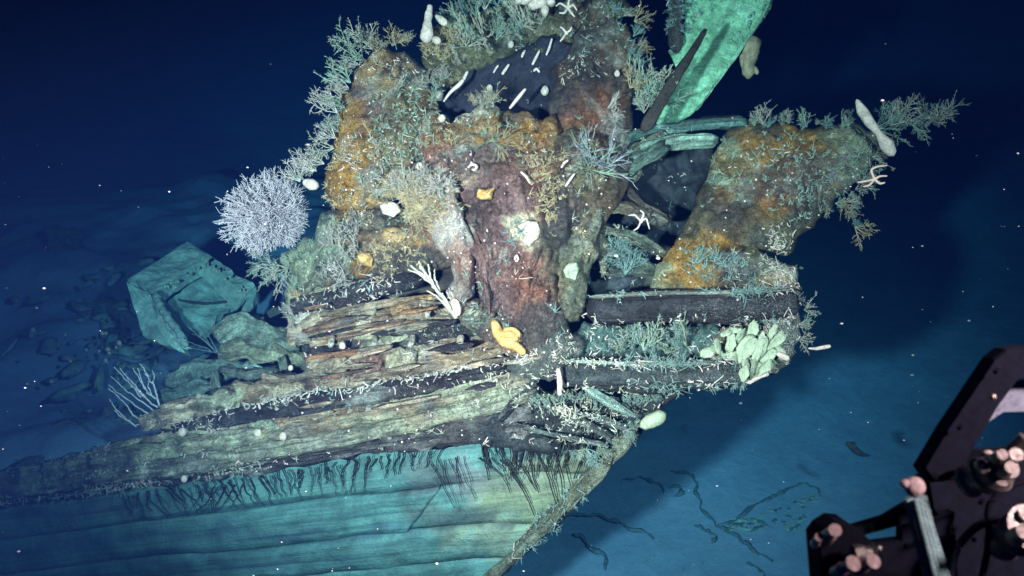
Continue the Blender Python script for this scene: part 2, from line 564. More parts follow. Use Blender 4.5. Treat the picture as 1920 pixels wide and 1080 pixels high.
def beam(name, path, hh, tt, parent, mat='wood', base=TAN, step=0.045, amp=0.02, seed=1, nside=16, ends=0.5, dens=1.0, amount=1.0,
         label=None, up=None, sq=5.0, taper=None):
    """a timber: path of (px,py,depth), hh/tt half height and half thickness in metres (hh may be a list along the path)"""
    pts = np.array([P(*p) for p in path])
    seg = np.r_[0, np.cumsum(np.linalg.norm(np.diff(pts, axis=0), axis=1))]
    L = seg[-1]
    n = max(4, int(L / step))
    s = np.linspace(0, L, n)
    # smooth path
    c = np.stack([np.interp(s, seg, pts[:, i]) for i in range(3)], 1)
    for _ in range(6):
        c[1:-1] = (c[:-2] + 2 * c[1:-1] + c[2:]) / 4
    H = np.interp(s / L, np.linspace(0, 1, len(hh)), hh) if isinstance(hh, (list, tuple)) else np.full(n, hh)
    Th = np.interp(s / L, np.linspace(0, 1, len(tt)), tt) if isinstance(tt, (list, tuple)) else np.full(n, tt)
    t = np.gradient(c, axis=0)
    t /= np.linalg.norm(t, axis=1)[:, None]
    vd = (c - CP) / np.linalg.norm(c - CP, axis=1)[:, None] if up is None else np.tile(np.array(up, float), (n, 1))
    sd = np.cross(t, vd)
    sd /= np.linalg.norm(sd, axis=1)[:, None]
    nn = np.cross(sd, t)
    a = np.linspace(0, 2 * np.pi, nside, endpoint=False) + .01
    cx = np.sign(np.cos(a)) * np.abs(np.cos(a)) ** (2 / sq)
    cy = np.sign(np.sin(a)) * np.abs(np.sin(a)) ** (2 / sq)
    e = np.minimum(s, L - s) / max(1e-6, ends * 0.1)
    sc = np.clip(np.sqrt(np.clip(e, 0.12, 1)), 0, 1)
    ring = c[:, None, :] + sd[:, None, :] * (H * sc)[:, None, None] * cx[None, :, None] + nn[:, None, :] * (Th * sc)[:, None, None] * cy[None, :, None]
    V = ring.reshape(-1, 3)
    rad = (ring - c[:, None, :]).reshape(-1, 3)
    rad /= np.maximum(np.linalg.norm(rad, axis=1), 1e-6)[:, None]
    S = np.repeat(s, nside)
    A = np.tile(a, n)
    q = np.stack([S * 2.2, np.cos(A) * 2.2 + seed, np.sin(A) * 2.2], 1)
    dsp = amp * (fbm(q, seed, 4, .6) + .5 * fbm(q * [1, 4, 4], seed + 5, 3, .6) + .9 * fbm(V * 9, seed + 9, 3, .6))
    V = V + rad * dsp[:, None]
    faces = []
    for i in range(n - 1):
        for j in range(nside):
            k = (j + 1) % nside
            faces.append((i * nside + j, (i + 1) * nside + j, (i + 1) * nside + k, i * nside + k))
    faces.append(tuple(range(nside)))
    faces.append(tuple(range((n - 1) * nside, n * nside))[::-1])
    uv = np.stack([S + seed * 3.3, A / (2 * np.pi) * 2 * (np.mean(H) + np.mean(Th)) * 1.0 + seed], 1)
    o = mesh(name, V, faces, mat, parent, paint(V, base, amount, seed), uv)
    if label:
        o['label'] = label
    fr = (rad @ FW < 0.15) & (dens > 0)
    SURF.append((V[fr], rad[fr], np.full(fr.sum(), dens * 1.6)))
    return o


def tubes(pts, rad, sides=3):
    """pts (N,K,3), rad (N,K) -> verts, quads"""
    pts = np.asarray(pts, float)
    N, K, _ = pts.shape
    t = np.gradient(pts, axis=1)
    t /= np.maximum(np.linalg.norm(t, axis=2), 1e-9)[..., None]
    ref = np.array([.31, .52, .79])
    ref2 = np.array([.9, -.3, .1])
    a = np.cross(t, ref)
    l = np.linalg.norm(a, axis=2)
    a = np.where((l < .25)[..., None], np.cross(t, ref2), a)
    a /= np.maximum(np.linalg.norm(a, axis=2), 1e-9)[..., None]
    b = np.cross(t, a)
    an = np.arange(sides) * 2 * np.pi / sides
    r = np.asarray(rad)[..., None, None]
    ring = pts[:, :, None, :] + r * (a[:, :, None, :] * np.cos(an)[None, None, :, None] + b[:, :, None, :] * np.sin(an)[None, None, :, None])
    V = ring.reshape(-1, 3)
    base = (np.arange(N) * K * sides)[:, None, None]
    i = (np.arange(K - 1) * sides)[None, :, None]
    j = np.arange(sides)[None, None, :]
    k = (j + 1) % sides
    q = np.stack([base + i + j, base + i + k, base + i + sides + k, base + i + sides + j], -1).reshape(-1, 4)
    return V, q


def bush(seed, n0=7, cone=1.1, L=1.0, r=0.035, levels=3, kids=4, ratio=.55, ang=.75, flat=1.0, curl=.25, K=4):
    """branching growth along +Z, unit height"""
    rg = np.random.default_rng(seed)
    d = rg.normal(size=(n0, 3)) * [1, 1, .3]
    d /= np.linalg.norm(d, axis=1)[:, None]
    th = cone * np.sqrt(rg.random(n0))
    D = np.stack([d[:, 0] * np.sin(th), d[:, 1] * np.sin(th) * flat, np.cos(th)], 1)
    O = np.zeros((n0, 3))
    Ls = L * (.65 + .35 * rg.random(n0))
    Vs, Qs, off = [], [], 0
    rr = r
    for lv in range(levels):
        N = len(D)
        D /= np.linalg.norm(D, axis=1)[:, None]
        bend = rg.normal(size=(N, 3)) * curl * [1, flat, 1]
        s = np.linspace(0, 1, K)
        pts = O[:, None] + Ls[:, None, None] * (D[:, None] * s[None, :, None] + bend[:, None] * (s ** 2)[None, :, None] * .6)
        rad = rr * (1 - .6 * s)[None, :] * np.ones((N, 1))
        V, q = tubes(pts, rad)
        Vs.append(V)
        Qs.append(q + off)
        off += len(V)
        if lv == levels - 1:
            break
        kk = kids
        tt = .25 + .75 * rg.random((N, kk))
        ii = np.minimum((tt * (K - 1)).astype(int), K - 2)
        fr = tt * (K - 1) - ii
        ar = np.arange(N)[:, None]
        O2 = pts[ar, ii] * (1 - fr)[..., None] + pts[ar, ii + 1] * fr[..., None]
        side = rg.normal(size=(N, kk, 3)) * [1, flat, 1]
        side /= np.linalg.norm(side, axis=2)[..., None]
        D2 = D[:, None] * math.cos(ang) + side * math.sin(ang)
        L2 = (Ls[:, None] * ratio * (.6 + .6 * rg.random((N, kk))) * (1.15 - .5 * tt))
        O, D, Ls = O2.reshape(-1, 3), D2.reshape(-1, 3), L2.ravel()
        rr *= .68
    return np.concatenate(Vs), np.concatenate(Qs)


def ellipsoid(c, ax, nu=14, nv=10, seed=0, amp=.08):
    """c centre, ax 3x3 rows = semi axes"""
    u = np.linspace(0, 2 * np.pi, nu, endpoint=False)
    v = np.linspace(0, np.pi, nv + 2)[1:-1]
    S = np.stack([(np.cos(u)[None] * np.sin(v)[:, None]).ravel(), (np.sin(u)[None] * np.sin(v)[:, None]).ravel(), np.repeat(np.cos(v), nu)], 1)
    S = np.concatenate([S, [[0, 0, 1], [0, 0, -1]]])
    S = S * (1 + amp * fbm(S * 1.7 + seed, seed, 3))[:, None]
    V = np.array(c) + S @ np.array(ax)
    F = []
    for i in range(nv - 1):
        for j in range(nu):
            k = (j + 1) % nu
            F.append((i * nu + j, (i + 1) * nu + j, (i + 1) * nu + k, i * nu + k))
    T0, B0 = nv * nu, nv * nu + 1
    for j in range(nu):
        k = (j + 1) % nu
        F.append((T0, j, k))
        F.append((B0, (nv - 1) * nu + k, (nv - 1) * nu + j))
    return V, F


def blob_path(path, radii, sides=12, seed=0, amp=.1, flat=1.0, n=None, nz=30):
    """smooth organic tube with rounded ends, path in px + depth, radii in metres"""
    pts = np.array([P(*p) for p in path])
    seg = np.r_[0, np.cumsum(np.linalg.norm(np.diff(pts, axis=0), axis=1))]
    L = seg[-1]
    n = n or min(90, max(10, int(L / (np.mean(radii) * .5))))
    s = np.linspace(0, L, n)
    c = np.stack([np.interp(s, seg, pts[:, i]) for i in range(3)], 1)
    for _ in range(3 if len(pts) < 3 else max(3, int((n / len(pts)) ** 2 * .2))):
        c[1:-1] = (c[:-2] + 2 * c[1:-1] + c[2:]) / 4
    r = np.interp(s, seg, radii) if len(radii) == len(seg) else np.interp(s / L, np.linspace(0, 1, len(radii)), radii)
    e = np.minimum(s / max(radii[0], 1e-3), (L - s) / max(radii[-1], 1e-3))
    r = r * np.sqrt(np.clip(1 - (1 - np.clip(e, 0.03, 1)) ** 2, .02, 1))
    V, q = tubes(c[None], r[None], sides)
    cc = np.repeat(c, sides, 0)
    dv = V - cc
    dv = dv * (1 + amp * fbm(V * nz, seed, 3))[:, None]
    if flat != 1.0:
        vd = (cc - CP) / np.linalg.norm(cc - CP, axis=1)[:, None]
        dv = dv - vd * ((dv * vd).sum(1) * (1 - flat))[:, None]
    V = cc + dv
    F = [tuple(x) for x in q.tolist()]
    F.append(tuple(range(sides))[::-1])
    F.append(tuple(range((n - 1) * sides, n * sides)))
    return V, F


def box_from(corners, thick, name, mat, parent, base=MINT, amp=.012, seed=1, div=10, amount=0.0, dens=0.0, label=None, nrm=None):
    """a board: four world corners of its face (a,b,c,d), given real thickness, eroded edges"""
    a, b, c, d = [np.array(x, float) for x in corners]
    lu, lv = np.linalg.norm(b - a), np.linalg.norm(d - a)
    nu, nv = max(2, int(div * max(lu, .3) / .5)), max(2, int(div * max(lv, .3) / .5))
    u, v = np.meshgrid(np.linspace(0, 1, nu + 1), np.linspace(0, 1, nv + 1), indexing='ij')
    u, v = u.ravel()[:, None], v.ravel()[:, None]
    F0 = a * (1 - u) * (1 - v) + b * u * (1 - v) + c * u * v + d * (1 - u) * v
    n = np.cross(b - a, d - a)
    n /= np.linalg.norm(n)
    if n @ FW > 0:
        n = -n
    ed = ((u < 1e-6) | (u > 1 - 1e-6) | (v < 1e-6) | (v > 1 - 1e-6)).ravel()
    ns = fbm(F0 * 6, seed, 4, .6)
    inw = ((a + b + c + d) / 4 - F0)
    inw /= np.maximum(np.linalg.norm(inw, axis=1), 1e-6)[:, None]
    F0 = F0 + inw * (ed * np.abs(ns) * amp * 2.5)[:, None]
    top = F0 + n * (ns * amp)[:, None]
    bot = F0 - n * thick
    N = len(F0)
    I = np.arange(N).reshape(nu + 1, nv + 1)
    q = np.stack([I[:-1, :-1], I[1:, :-1], I[1:, 1:], I[:-1, 1:]], -1).reshape(-1, 4)
    bd = list(I[:, 0]) + list(I[-1, 1:]) + list(I[-2::-1, -1]) + list(I[0, -2:0:-1])
    F = q.tolist() + (q[:, ::-1] + N).tolist()
    for i in range(len(bd)):
        x, y = bd[i], bd[(i + 1) % len(bd)]
        F.append([int(y), int(x), int(x) + N, int(y) + N])
    V = np.concatenate([top, bot])
    uv = np.concatenate([np.concatenate([u * lu + seed, v * lv + seed * 2.7], 1)] * 2)
    o = mesh(name, V, F, mat, parent, paint(V, base, amount, seed), uv, smooth=False)
    if label:
        o['label'] = label
    if dens > 0:
        SURF.append((top, np.tile(n, (N, 1)), np.full(N, dens)))
    return o

# ------------------------------------------------------------------ water


def build_haze():
    x0, x1, y0, y1, z0, z1 = -45, 45, -6, 62, -1.5, 9.5
    V = [(x0, y0, z0), (x1, y0, z0), (x1, y1, z0), (x0, y1, z0), (x0, y0, z1), (x1, y0, z1), (x1, y1, z1), (x0, y1, z1)]
    F = [(0, 3, 2, 1), (4, 5, 6, 7), (0, 1, 5, 4), (1, 2, 6, 5), (2, 3, 7, 6), (3, 0, 4, 7)]
    m = bpy.data.materials.new('sea_water')
    m.use_nodes = True
    nt = m.node_tree
    for n in list(nt.nodes):
        if n.type != 'OUTPUT_MATERIAL':
            nt.nodes.remove(n)
    out = [n for n in nt.nodes if n.type == 'OUTPUT_MATERIAL'][0]
    v = nt.nodes.new('ShaderNodeVolumePrincipled')
    v.inputs['Color'].default_value = (0.002, 0.009, 0.044, 1)
    v.inputs['Absorption Color'].default_value = (0.0, 0.60, 0.82, 1)
    v.inputs['Density'].default_value = 0.122
    v.inputs['Anisotropy'].default_value = 0.0
    nt.links.new(v.outputs[0], out.inputs['Volume'])
    o = mesh('haze', V, [list(f) for f in F], m, smooth=False)
    tag(o, 'dark blue sea water filling the whole view', kind='stuff')


build_haze()

# ------------------------------------------------------------------ seabed


def build_seabed():
    def axis(lo, hi, c0, c1, fine, coarse):
        a = list(np.arange(c0, c1, fine))
        x = c0
        while x > lo:
            x -= coarse
            a.insert(0, max(x, lo))
        x = a[-1]
        while x < hi:
            x += coarse
            a.append(min(x, hi))
        return np.array(a)
    ax = axis(-44, 44, -9, 9, .09, 1.2)
    ay = axis(-5, 61, 3, 18, .09, 1.2)
    gx, gy = np.meshgrid(ax, ay, indexing='ij')
    x, y = gx.ravel(), gy.ravel()
    p = np.stack([x, y, x * 0], 1)
    z = .06 * fbm(p * .35, 1, 3, .4) + .012 * fbm(p * 2.2, 5, 4, .6)
    # silt heaped up inside and behind the left half of the ship
    m = 1 / (1 + np.exp(-(-0.9 - x + .15 * fbm(p * .6, 31, 3)) / .22))
    m = m / (1 + np.exp(-(y - 5.4 - .22 * (x + 3)) / .12)) / (1 + np.exp((y - 12.5 - .4 * fbm(p * .5, 33, 3)) / .8)) / (1 + np.exp((-x - 9) / .8))
    z = z + m * (1.55 + .16 * fbm(p * .9, 8, 4, .6))
    V = np.stack([x, y, z], 1)
    I = np.arange(len(V)).reshape(gx.shape)
    q = np.stack([I[:-1, :-1], I[1:, :-1], I[1:, 1:], I[:-1, 1:]], -1).reshape(-1, 4)
    o = mesh('seabed', V, q, 'seabed')
    tag(o, 'silty blue seabed around the wreck', kind='structure')
    return lambda X, Y: 0


build_seabed()

# ------------------------------------------------------------------ the wreck
WR = thing('shipwreck', P(915, 1085, 6.0) * [1, 1, 0], 'broken wooden bow of a sunken ship overgrown with rust, coral and sponges', 'shipwreck')

# hull side: planks from the sheathed strake line down to the seabed, ending at the stem
TX = [-420, 0, 160, 300, 500, 700, 860, 1000, 1100, 1190]
TY = [985, 950, 930, 908, 880, 846, 822, 806, 800, 798]
TD = [7.7, 7.2, 6.95, 6.7, 6.3, 5.95, 5.65, 5.4, 5.25, 5.12]
TOP = P(TX, TY, TD)
BX = [-520, -60, 60, 180, 330, 500, 640, 760, 840, 915]
BY = [1190, 1160, 1150, 1140, 1130, 1120, 1110, 1100, 1092, 1085]
BD = [8.1, 7.8, 7.65, 7.45, 7.2, 6.9, 6.65, 6.4, 6.2, 6.0]
BOT = P(BX, BY, BD)


def hull_pt(u, v):
    """u 0..1 aft to stem, v 0 top .. 2.4 seabed"""
    uu = np.asarray(u) * (len(TX) - 1)
    i = np.clip(np.floor(uu).astype(int), 0, len(TX) - 2)
    f = (uu - i)[..., None]
    a = TOP[i] * (1 - f) + TOP[i + 1] * f
    b = BOT[i] * (1 - f) + BOT[i + 1] * f
    # bulge of the flank
    vv = np.asarray(v)[..., None]
    return a + (b - a) * vv - FW * (.10 * np.sin(np.clip(vv, 0, 1) * np.pi))


def hull_plank(v0, v1, u0, u1, seed, base, proud=0.0, amount=1.0):
    nu = max(4, int((u1 - u0) * 130))
    nv = max(3, int((v1 - v0) * 26))
    U, Vv = np.meshgrid(np.linspace(u0, u1, nu), np.linspace(v0, v1, nv), indexing='ij')
    sh = U.shape
    wob = lambda v, sgn: .022 * fbm(np.stack([U[:, 0] * 6, U[:, 0] * 0 + round(v, 2) * 9, U[:, 0] * 0], 1), 77, 3) * (0 if v < .1 else 1)
    tt_ = (Vv - v0) / (v1 - v0)
    Vv = Vv + wob(v0, 0)[:, None] * (1 - tt_) + wob(v1, 0)[:, None] * tt_
    p = hull_pt(U.ravel(), Vv.ravel())
    g = fbm(np.stack([U.ravel() * 14, Vv.ravel() * 22, U.ravel() * 0 + seed], 1), seed, 4, .6)
    edge = np.minimum(Vv - v0, v1 - Vv).ravel() / (v1 - v0)
    rnd = -.007 * (1 - np.clip(edge / .07, 0, 1)) ** 2
    nrm = -FW * .9 - UP * .25
    front = p + nrm * (proud + .016 * g + rnd + .012 * vnoise(p * 7, seed))[:, None]
    back = p - nrm * .07
    N = len(p)
    I = np.arange(N).reshape(sh)
    q = np.stack([I[:-1, :-1], I[:-1, 1:], I[1:, 1:], I[1:, :-1]], -1).reshape(-1, 4)
    bd = list(I[:, 0]) + list(I[-1, 1:]) + list(I[-2::-1, -1]) + list(I[0, -2:0:-1])
    F = q.tolist() + (q[:, ::-1] + N).tolist()
    for k in range(len(bd)):
        x, y = int(bd[k]), int(bd[(k + 1) % len(bd)])
        F.append([y, x, x + N, y + N][::-1])
    V = np.concatenate([front, back])
    uv = np.concatenate([np.stack([U.ravel() * 7, Vv.ravel() * 1.6 + seed * .7], 1)] * 2)
    return mesh('hull_plank', V, F, 'sheath', WR, paint(V, base, amount, seed, False), uv)


seams = [0, .27, .56, .82, 1.05, 1.3, 1.65, 2.0, 2.4]
butts = [(0, 1), (0, .70, 1), (0, 1), (0, .55, 1), (0, .5, 1), (0, .4, 1), (0, .6, 1), (0, .5, 1)]
for i in range(len(seams) - 1):
    b = butts[i]
    for j in range(len(b) - 1):
        k = (i * 7 + j * 3) % 5
        base = [(.10, .25, .235), (.11, .26, .235), (.095, .245, .235), (.11, .25, .225), (.10, .245, .24)][k]
        hull_plank(seams[i] + .003, seams[i + 1] - .003, b[j] + (.0012 if j else 0), b[j + 1] - .0012, 11 + i * 5 + j, base, proud=.012 * (k - 2) * .6)

# planks of the far (starboard) side, closing the bow behind the stem
for i, (va, vb) in enumerate(zip(seams[:-1], seams[1:])):
    a0, a1 = hull_pt(np.array([1.0]), np.array([va + .01]))[0], hull_pt(np.array([1.0]), np.array([vb - .01]))[0]
    away = np.array([-.55, 2.2, 0])
    box_from([a0 + FW * .06, a0 + away, a1 + away, a1 + FW * .06], .06, 'hull_plank', 'sheath', WR, (.25, .33, .3), seed=70 + i)

# stem post along the raked edge
st = [tuple(np.array(proj(hull_pt(np.array([1.0]), np.array([v]))[0]))) for v in np.linspace(-.02, 2.4, 9)]
beam('stem_post', [(x + 3, y + 2, d + .03) for x, y, d in st], .045, .07, WR, base=(.26, .36, .30), amp=.02, seed=5, dens=.8, amount=.3,
     label='raked stem post dotted with small white barnacles')

# a dark body behind everything so that the wreck is closed
lump('hull_core', [(560, 560), (760, 470), (880, 330), (860, 200), (1010, 150), (1150, 200), (1180, 420), (1400, 470), (1450, 560), (1400, 680), (1240, 760),
                   (1150, 800), (960, 840), (700, 850), (420, 880), (120, 930), (60, 900), (330, 800), (540, 720)],
     [(100, 900, 7.5), (560, 600, 6.9), (900, 200, 6.9), (1400, 500, 6.3), (1150, 780, 5.75), (700, 840, 6.5)], .25, WR, 'void', (.05, .05, .055), g=9,
     amp=.06, back=1.6, seed=3, dens=.12, amount=.15)

# timbers (wales) of the port side from the lowest upwards
WALES = [
    # path, half height, half thickness, base
    ([(-260, 962, 7.65), (0, 930, 7.15), (160, 912, 6.9), (300, 892, 6.62), (500, 862, 6.22), (700, 828, 5.87), (860, 806, 5.57), (1000, 778, 5.36)], [.07, .07, .06, .07, .08, .12], .08, (.10, .10, .12), .02,
     'lowest dark smooth timber above the black streaks'),
    ([(-260, 948, 7.6), (0, 925, 7.1), (160, 900, 6.83), (300, 880, 6.5), (450, 855, 6.2), (600, 828, 5.93), (760, 798, 5.66), (900, 765, 5.43), (1010, 728, 5.30)], [.05, .055, .06, .06, .06, .055, .05], .13, (.34, .43, .38), .02,
     'pale lower course of the broad green timber'),
    ([(-260, 922, 7.66), (0, 900, 7.16), (160, 872, 6.88), (300, 848, 6.56), (450, 825, 6.26), (600, 800, 5.99), (760, 772, 5.72), (900, 738, 5.49), (1010, 702, 5.36)], [.06, .07, .08, .08, .065, .05, .04], .13, (.36, .40, .33), .03,
     'middle course of the broad green timber'),
    ([(150, 862, 6.95), (300, 826, 6.62), (450, 800, 6.32), (600, 778, 6.05), (760, 752, 5.78), (900, 716, 5.55), (1000, 686, 5.42)], [.03, .06, .06, .055, .05, .04], .13, (.44, .43, .36), .03, None),
    ([(480, 752, 6.32), (600, 736, 6.12), (760, 715, 5.88), (900, 688, 5.64), (1000, 664, 5.5)], [.02, .026, .024, .02], .10, (.62, .60, .50), .014, None),
    ([(600, 665, 6.12), (720, 655, 5.98), (840, 640, 5.82), (950, 614, 5.64)], [.018, .022, .02], .10, (.60, .64, .54), .012, None),
    ([(560, 640, 6.2), (660, 636, 6.05), (780, 624, 5.9), (900, 604, 5.74)], [.02, .03, .025], .11, (.52, .44, .33), .016, None),
    ([(556, 592, 6.2), (640, 584, 6.08), (740, 566, 5.95), (830, 556, 5.85)], [.02, .03, .025], .12, (.56, .54, .44), .016, None),
    ([(-260, 972, 7.62), (0, 942, 7.1), (160, 924, 6.84), (300, 902, 6.56), (500, 872, 6.18), (700, 838, 5.82), (860, 812, 5.54), (1000, 790, 5.34)], .012, .08, (.08, .085, .10), .012, None),
    ([(330, 803, 6.48), (470, 775, 6.22), (600, 754, 6.0), (760, 731, 5.74), (900, 698, 5.50), (1000, 675, 5.38)], [.03, .065, .07, .055, .04], .12, (.022, .026, .040), .014,  # groove drawn as a strip painted near black for its shade
     'groove between timbers, its shade painted near black, strung with white worm tubes'),
    ([(280, 795, 6.75), (380, 765, 6.5), (480, 740, 6.35), (600, 712, 6.1), (760, 695, 5.85), (900, 672, 5.65), (1000, 650, 5.5)], [.07, .09, .07, .06, .06], .12, (.62, .62, .50), .05, None),
    ([(590, 690, 6.2), (640, 683, 6.1), (720, 675, 5.98), (800, 668, 5.88), (900, 648, 5.7), (980, 628, 5.6)], [.06, .08, .07, .06], .12, (.54, .46, .38), .04, None),
    ([(575, 652, 6.2), (700, 642, 6.0), (820, 628, 5.82), (930, 606, 5.64), (1000, 596, 5.52)], [.04, .055, .04], .12, (.03, .032, .045), .02, None),  # gap between timbers, its shade painted as a dark strip
    ([(556, 612, 6.25), (640, 612, 6.1), (740, 605, 5.95), (860, 598, 5.8), (960, 585, 5.65)], [.09, .11, .10, .07], .14, (.60, .58, .47), .05,
     'broad tan timber whose left end is crusted white'),
    ([(552, 574, 6.18), (640, 557, 6.06), (720, 537, 5.96), (790, 520, 5.88)], [.06, .07, .06], .13, (.035, .037, .05), .014,
     'uppermost dark timber with a white upper edge'),
    ([(548, 553, 6.2), (640, 533, 6.08), (720, 515, 5.98), (785, 502, 5.9)], .018, .09, (.72, .72, .62), .01, 'thin pale edge board'),
]
for i, (pa, hh, tt, base, amp, lab) in enumerate(WALES):
    beam('wale', pa, hh, tt, WR, base=base, amp=amp, seed=21 + i, dens=1.6 if base[0] < .1 else .6, amount=1.0 if base[0] > .2 else .12, label=lab, nside=20, step=.035)

# frame and bolts lying across the timbers: small knobs standing proud
for i, (x, y) in enumerate([(690, 762), (722, 742), (742, 716), (775, 752), (590, 780), (640, 700), (655, 770), (820, 712), (845, 735), (520, 762), (575, 742), (800, 585), (860, 640),
                            (730, 812), (485, 815), (530, 818), (905, 712), (700, 640), (620, 640), (770, 640)]):
    dd = 6.2 - (x - 500) * .0016
    V, F = blob_path([(x, y + 10, dd - .12), (x + 2, y, dd - .16), (x + 5, y - 8, dd - .1)], [.022, .016, .026], 9, i, .35)
    o = mesh('bolt', V, F, 'crustpale', WR, paint(V, (.45, .45, .36), .3, i))

for i, (ol, d_, base) in enumerate([
        ([(580, 702), (592, 682), (620, 670), (650, 670), (664, 682), (650, 698), (612, 708)], 6.0, (.62, .60, .48)),
        ([(716, 690), (722, 666), (752, 652), (778, 660), (774, 684), (745, 700)], 5.78, (.58, .62, .46)),
        ([(672, 672), (700, 655), (718, 668), (714, 694), (690, 706), (674, 696)], 5.86, (.40, .25, .22)),
        ([(395, 742), (410, 730), (440, 730), (446, 752), (425, 764), (398, 760)], 6.35, (.55, .66, .54)),
        ([(590, 606), (630, 596), (690, 592), (700, 616), (660, 628), (600, 626)], 5.95, (.58, .44, .27)),
        ([(672, 640), (720, 622), (765, 614), (768, 632), (720, 646), (676, 654)], 5.85, (.60, .68, .55)),
        ([(655, 592), (690, 574), (706, 578), (700, 596), (668, 604)], 5.95, (.66, .68, .58)),
        ([(722, 580), (755, 560), (800, 552), (812, 572), (780, 592), (735, 592)], 5.85, (.44, .33, .20)),
        ([(786, 590), (800, 574), (815, 580), (812, 600), (796, 606)], 5.8, (.62, .70, .58)),
        ([(500, 720), (530, 700), (560, 706), (575, 730), (540, 745), (505, 742)], 6.2, (.58, .60, .46)),
        ([(560, 765), (600, 752), (612, 764), (590, 782), (566, 782)], 6.0, (.50, .50, .36)),
        ([(700, 745), (728, 730), (760, 734), (752, 752), (720, 764)], 5.75, (.55, .62, .46)),
        ([(800, 735), (830, 715), (850, 722), (846, 745), (815, 755)], 5.6, (.48, .56, .44)),
        ([(462, 790), (500, 778), (520, 800), (508, 830), (480, 850), (470, 830)], 6.15, (.40, .58, .48)),
        ([(250, 830), (290, 812), (340, 815), (335, 850), (280, 862)], 6.62, (.36, .52, .42)),
        ([(160, 872), (180, 848), (200, 858), (196, 884), (170, 890)], 6.85, (.42, .60, .50))]):
    lump('broken_slab', ol, [(ol[0][0], ol[0][1], d_ + .02), (ol[3][0], ol[3][1], d_ - .06), (ol[5 if len(ol) > 5 else 4][0], ol[4][1], d_ - .02)], .07, WR, 'crust', base, g=2.6, amp=.03, freq=8,
         seed=300 + i, dens=.5, amount=.15, jit=6, back=1.0)

# the great concretion masses of the bow
B = {}
lump('concretion', [(708, 82), (765, 95), (805, 140), (822, 205), (800, 290), (760, 350), (742, 392), (655, 398), (606, 372), (618, 300), (636, 215), (662, 130)],
     [(700, 90, 6.25), (640, 380, 5.95), (790, 300, 6.0), (800, 150, 6.2)], .28, WR, 'crust', (.36, .27, .14), g=3.6, amp=.07, freq=5, seed=31, dens=1.5,
     label='tall ochre and rust coloured column of concretion on the left')
lump('concretion', [(800, 200), (860, 225), (900, 205), (960, 205), (1020, 225), (1060, 260), (1100, 330), (1090, 420), (1060, 470), (1050, 560), (1060, 610), (1010, 645), (960, 640), (925, 610),
                    (905, 560), (872, 520), (880, 450), (850, 350), (800, 320), (770, 260)],
     [(850, 230, 5.95), (1050, 300, 5.8), (1000, 620, 5.3), (900, 580, 5.5), (880, 400, 5.6)], .26, WR, 'crust', (.22, .15, .145), g=3.6, amp=.055, freq=4.5, seed=32,
     flute=.05, dens=1.0, label='fluted purplish brown mass of rusty concretion in the centre')
lump('concretion', [(1040, 130), (1090, 60), (1150, 30), (1192, 60), (1195, 140), (1180, 250), (1180, 330), (1150, 380), (1110, 430), (1060, 400), (1035, 300), (1030, 200)],
     [(1100, 60, 6.3), (1180, 300, 6.0), (1050, 380, 5.8)], .24, WR, 'crust', (.15, .12, .105), g=4, amp=.06, freq=4.5, seed=33, dens=.3,
     label='dark brown mass with a rust red bulge beside the green panel')
lump('concretion', [(800, 60), (850, 30), (930, 5), (1040, -20), (1150, -25), (1185, 20), (1120, 80), (1050, 100), (960, 110), (880, 135), (830, 165), (790, 130)],
     [(820, 80, 6.45), (1150, 0, 6.6), (900, 130, 6.3)], .2, WR, 'crust', (.20, .22, .15), g=4, amp=.07, freq=5, seed=34, dens=1.4,
     label='overgrown crest of the wreck at the top of the picture')
# sheet painted near black for the shade of the recess behind the white worms
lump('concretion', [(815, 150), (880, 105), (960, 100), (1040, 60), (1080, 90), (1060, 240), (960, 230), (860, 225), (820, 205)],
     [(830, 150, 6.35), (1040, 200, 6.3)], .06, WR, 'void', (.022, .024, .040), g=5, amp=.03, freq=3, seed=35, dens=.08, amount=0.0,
     label='dark hollow holding white worms, its shade painted on')
# frosted arch that droops to the timbers
lump('fallen_timber', [(684, 352), (720, 336), (770, 320), (825, 322), (852, 345), (866, 400), (884, 450), (886, 520), (878, 570), (858, 594), (842, 560), (846, 510), (822, 462), (796, 425), (752, 402), (770, 382), (740, 368), (700, 372)],
     [(690, 352, 5.85), (790, 340, 5.6), (860, 450, 5.45), (860, 590, 5.45)], .16, WR, 'crustpale', (.40, .32, .28), g=3, amp=.045, freq=8, seed=41, dens=1.8,
     label='drooping arch frosted white with a pink brown flank')
lump('concretion', [(600, 400), (700, 380), (790, 375), (830, 420), (850, 500), (800, 510), (700, 520), (560, 550), (545, 500), (590, 450)],
     [(600, 420, 6.2), (830, 430, 5.8), (560, 540, 6.1)], .16, WR, 'crust', (.24, .22, .17), g=4, amp=.07, freq=5, seed=36, dens=1.6,
     label='ledge with a tan shelf below the ochre column')
lump('concretion', [(620, 445), (680, 430), (740, 425), (790, 440), (792, 455), (740, 462), (690, 452), (640, 465)],
     [(620, 440, 5.95), (790, 450, 5.75)], .10, WR, 'crust', (.62, .50, .28), g=3.5, amp=.02, freq=6, seed=37, dens=.2, amount=.2, jit=3, label='smooth cream and yellow shelf')
lump('concretion', [(1040, 330), (1090, 350), (1130, 400), (1120, 470), (1100, 540), (1085, 600), (1050, 610), (1030, 560), (1040, 470), (1020, 400)], [(1040, 350, 5.75), (1110, 450, 5.6), (1070, 600, 5.35)], .14, WR, 'crust',
     (.24, .28, .23), g=3.6, amp=.06, freq=6, seed=58, dens=.7, amount=.8, label='sage and mint crusted slope between the centre mass and the hollow')
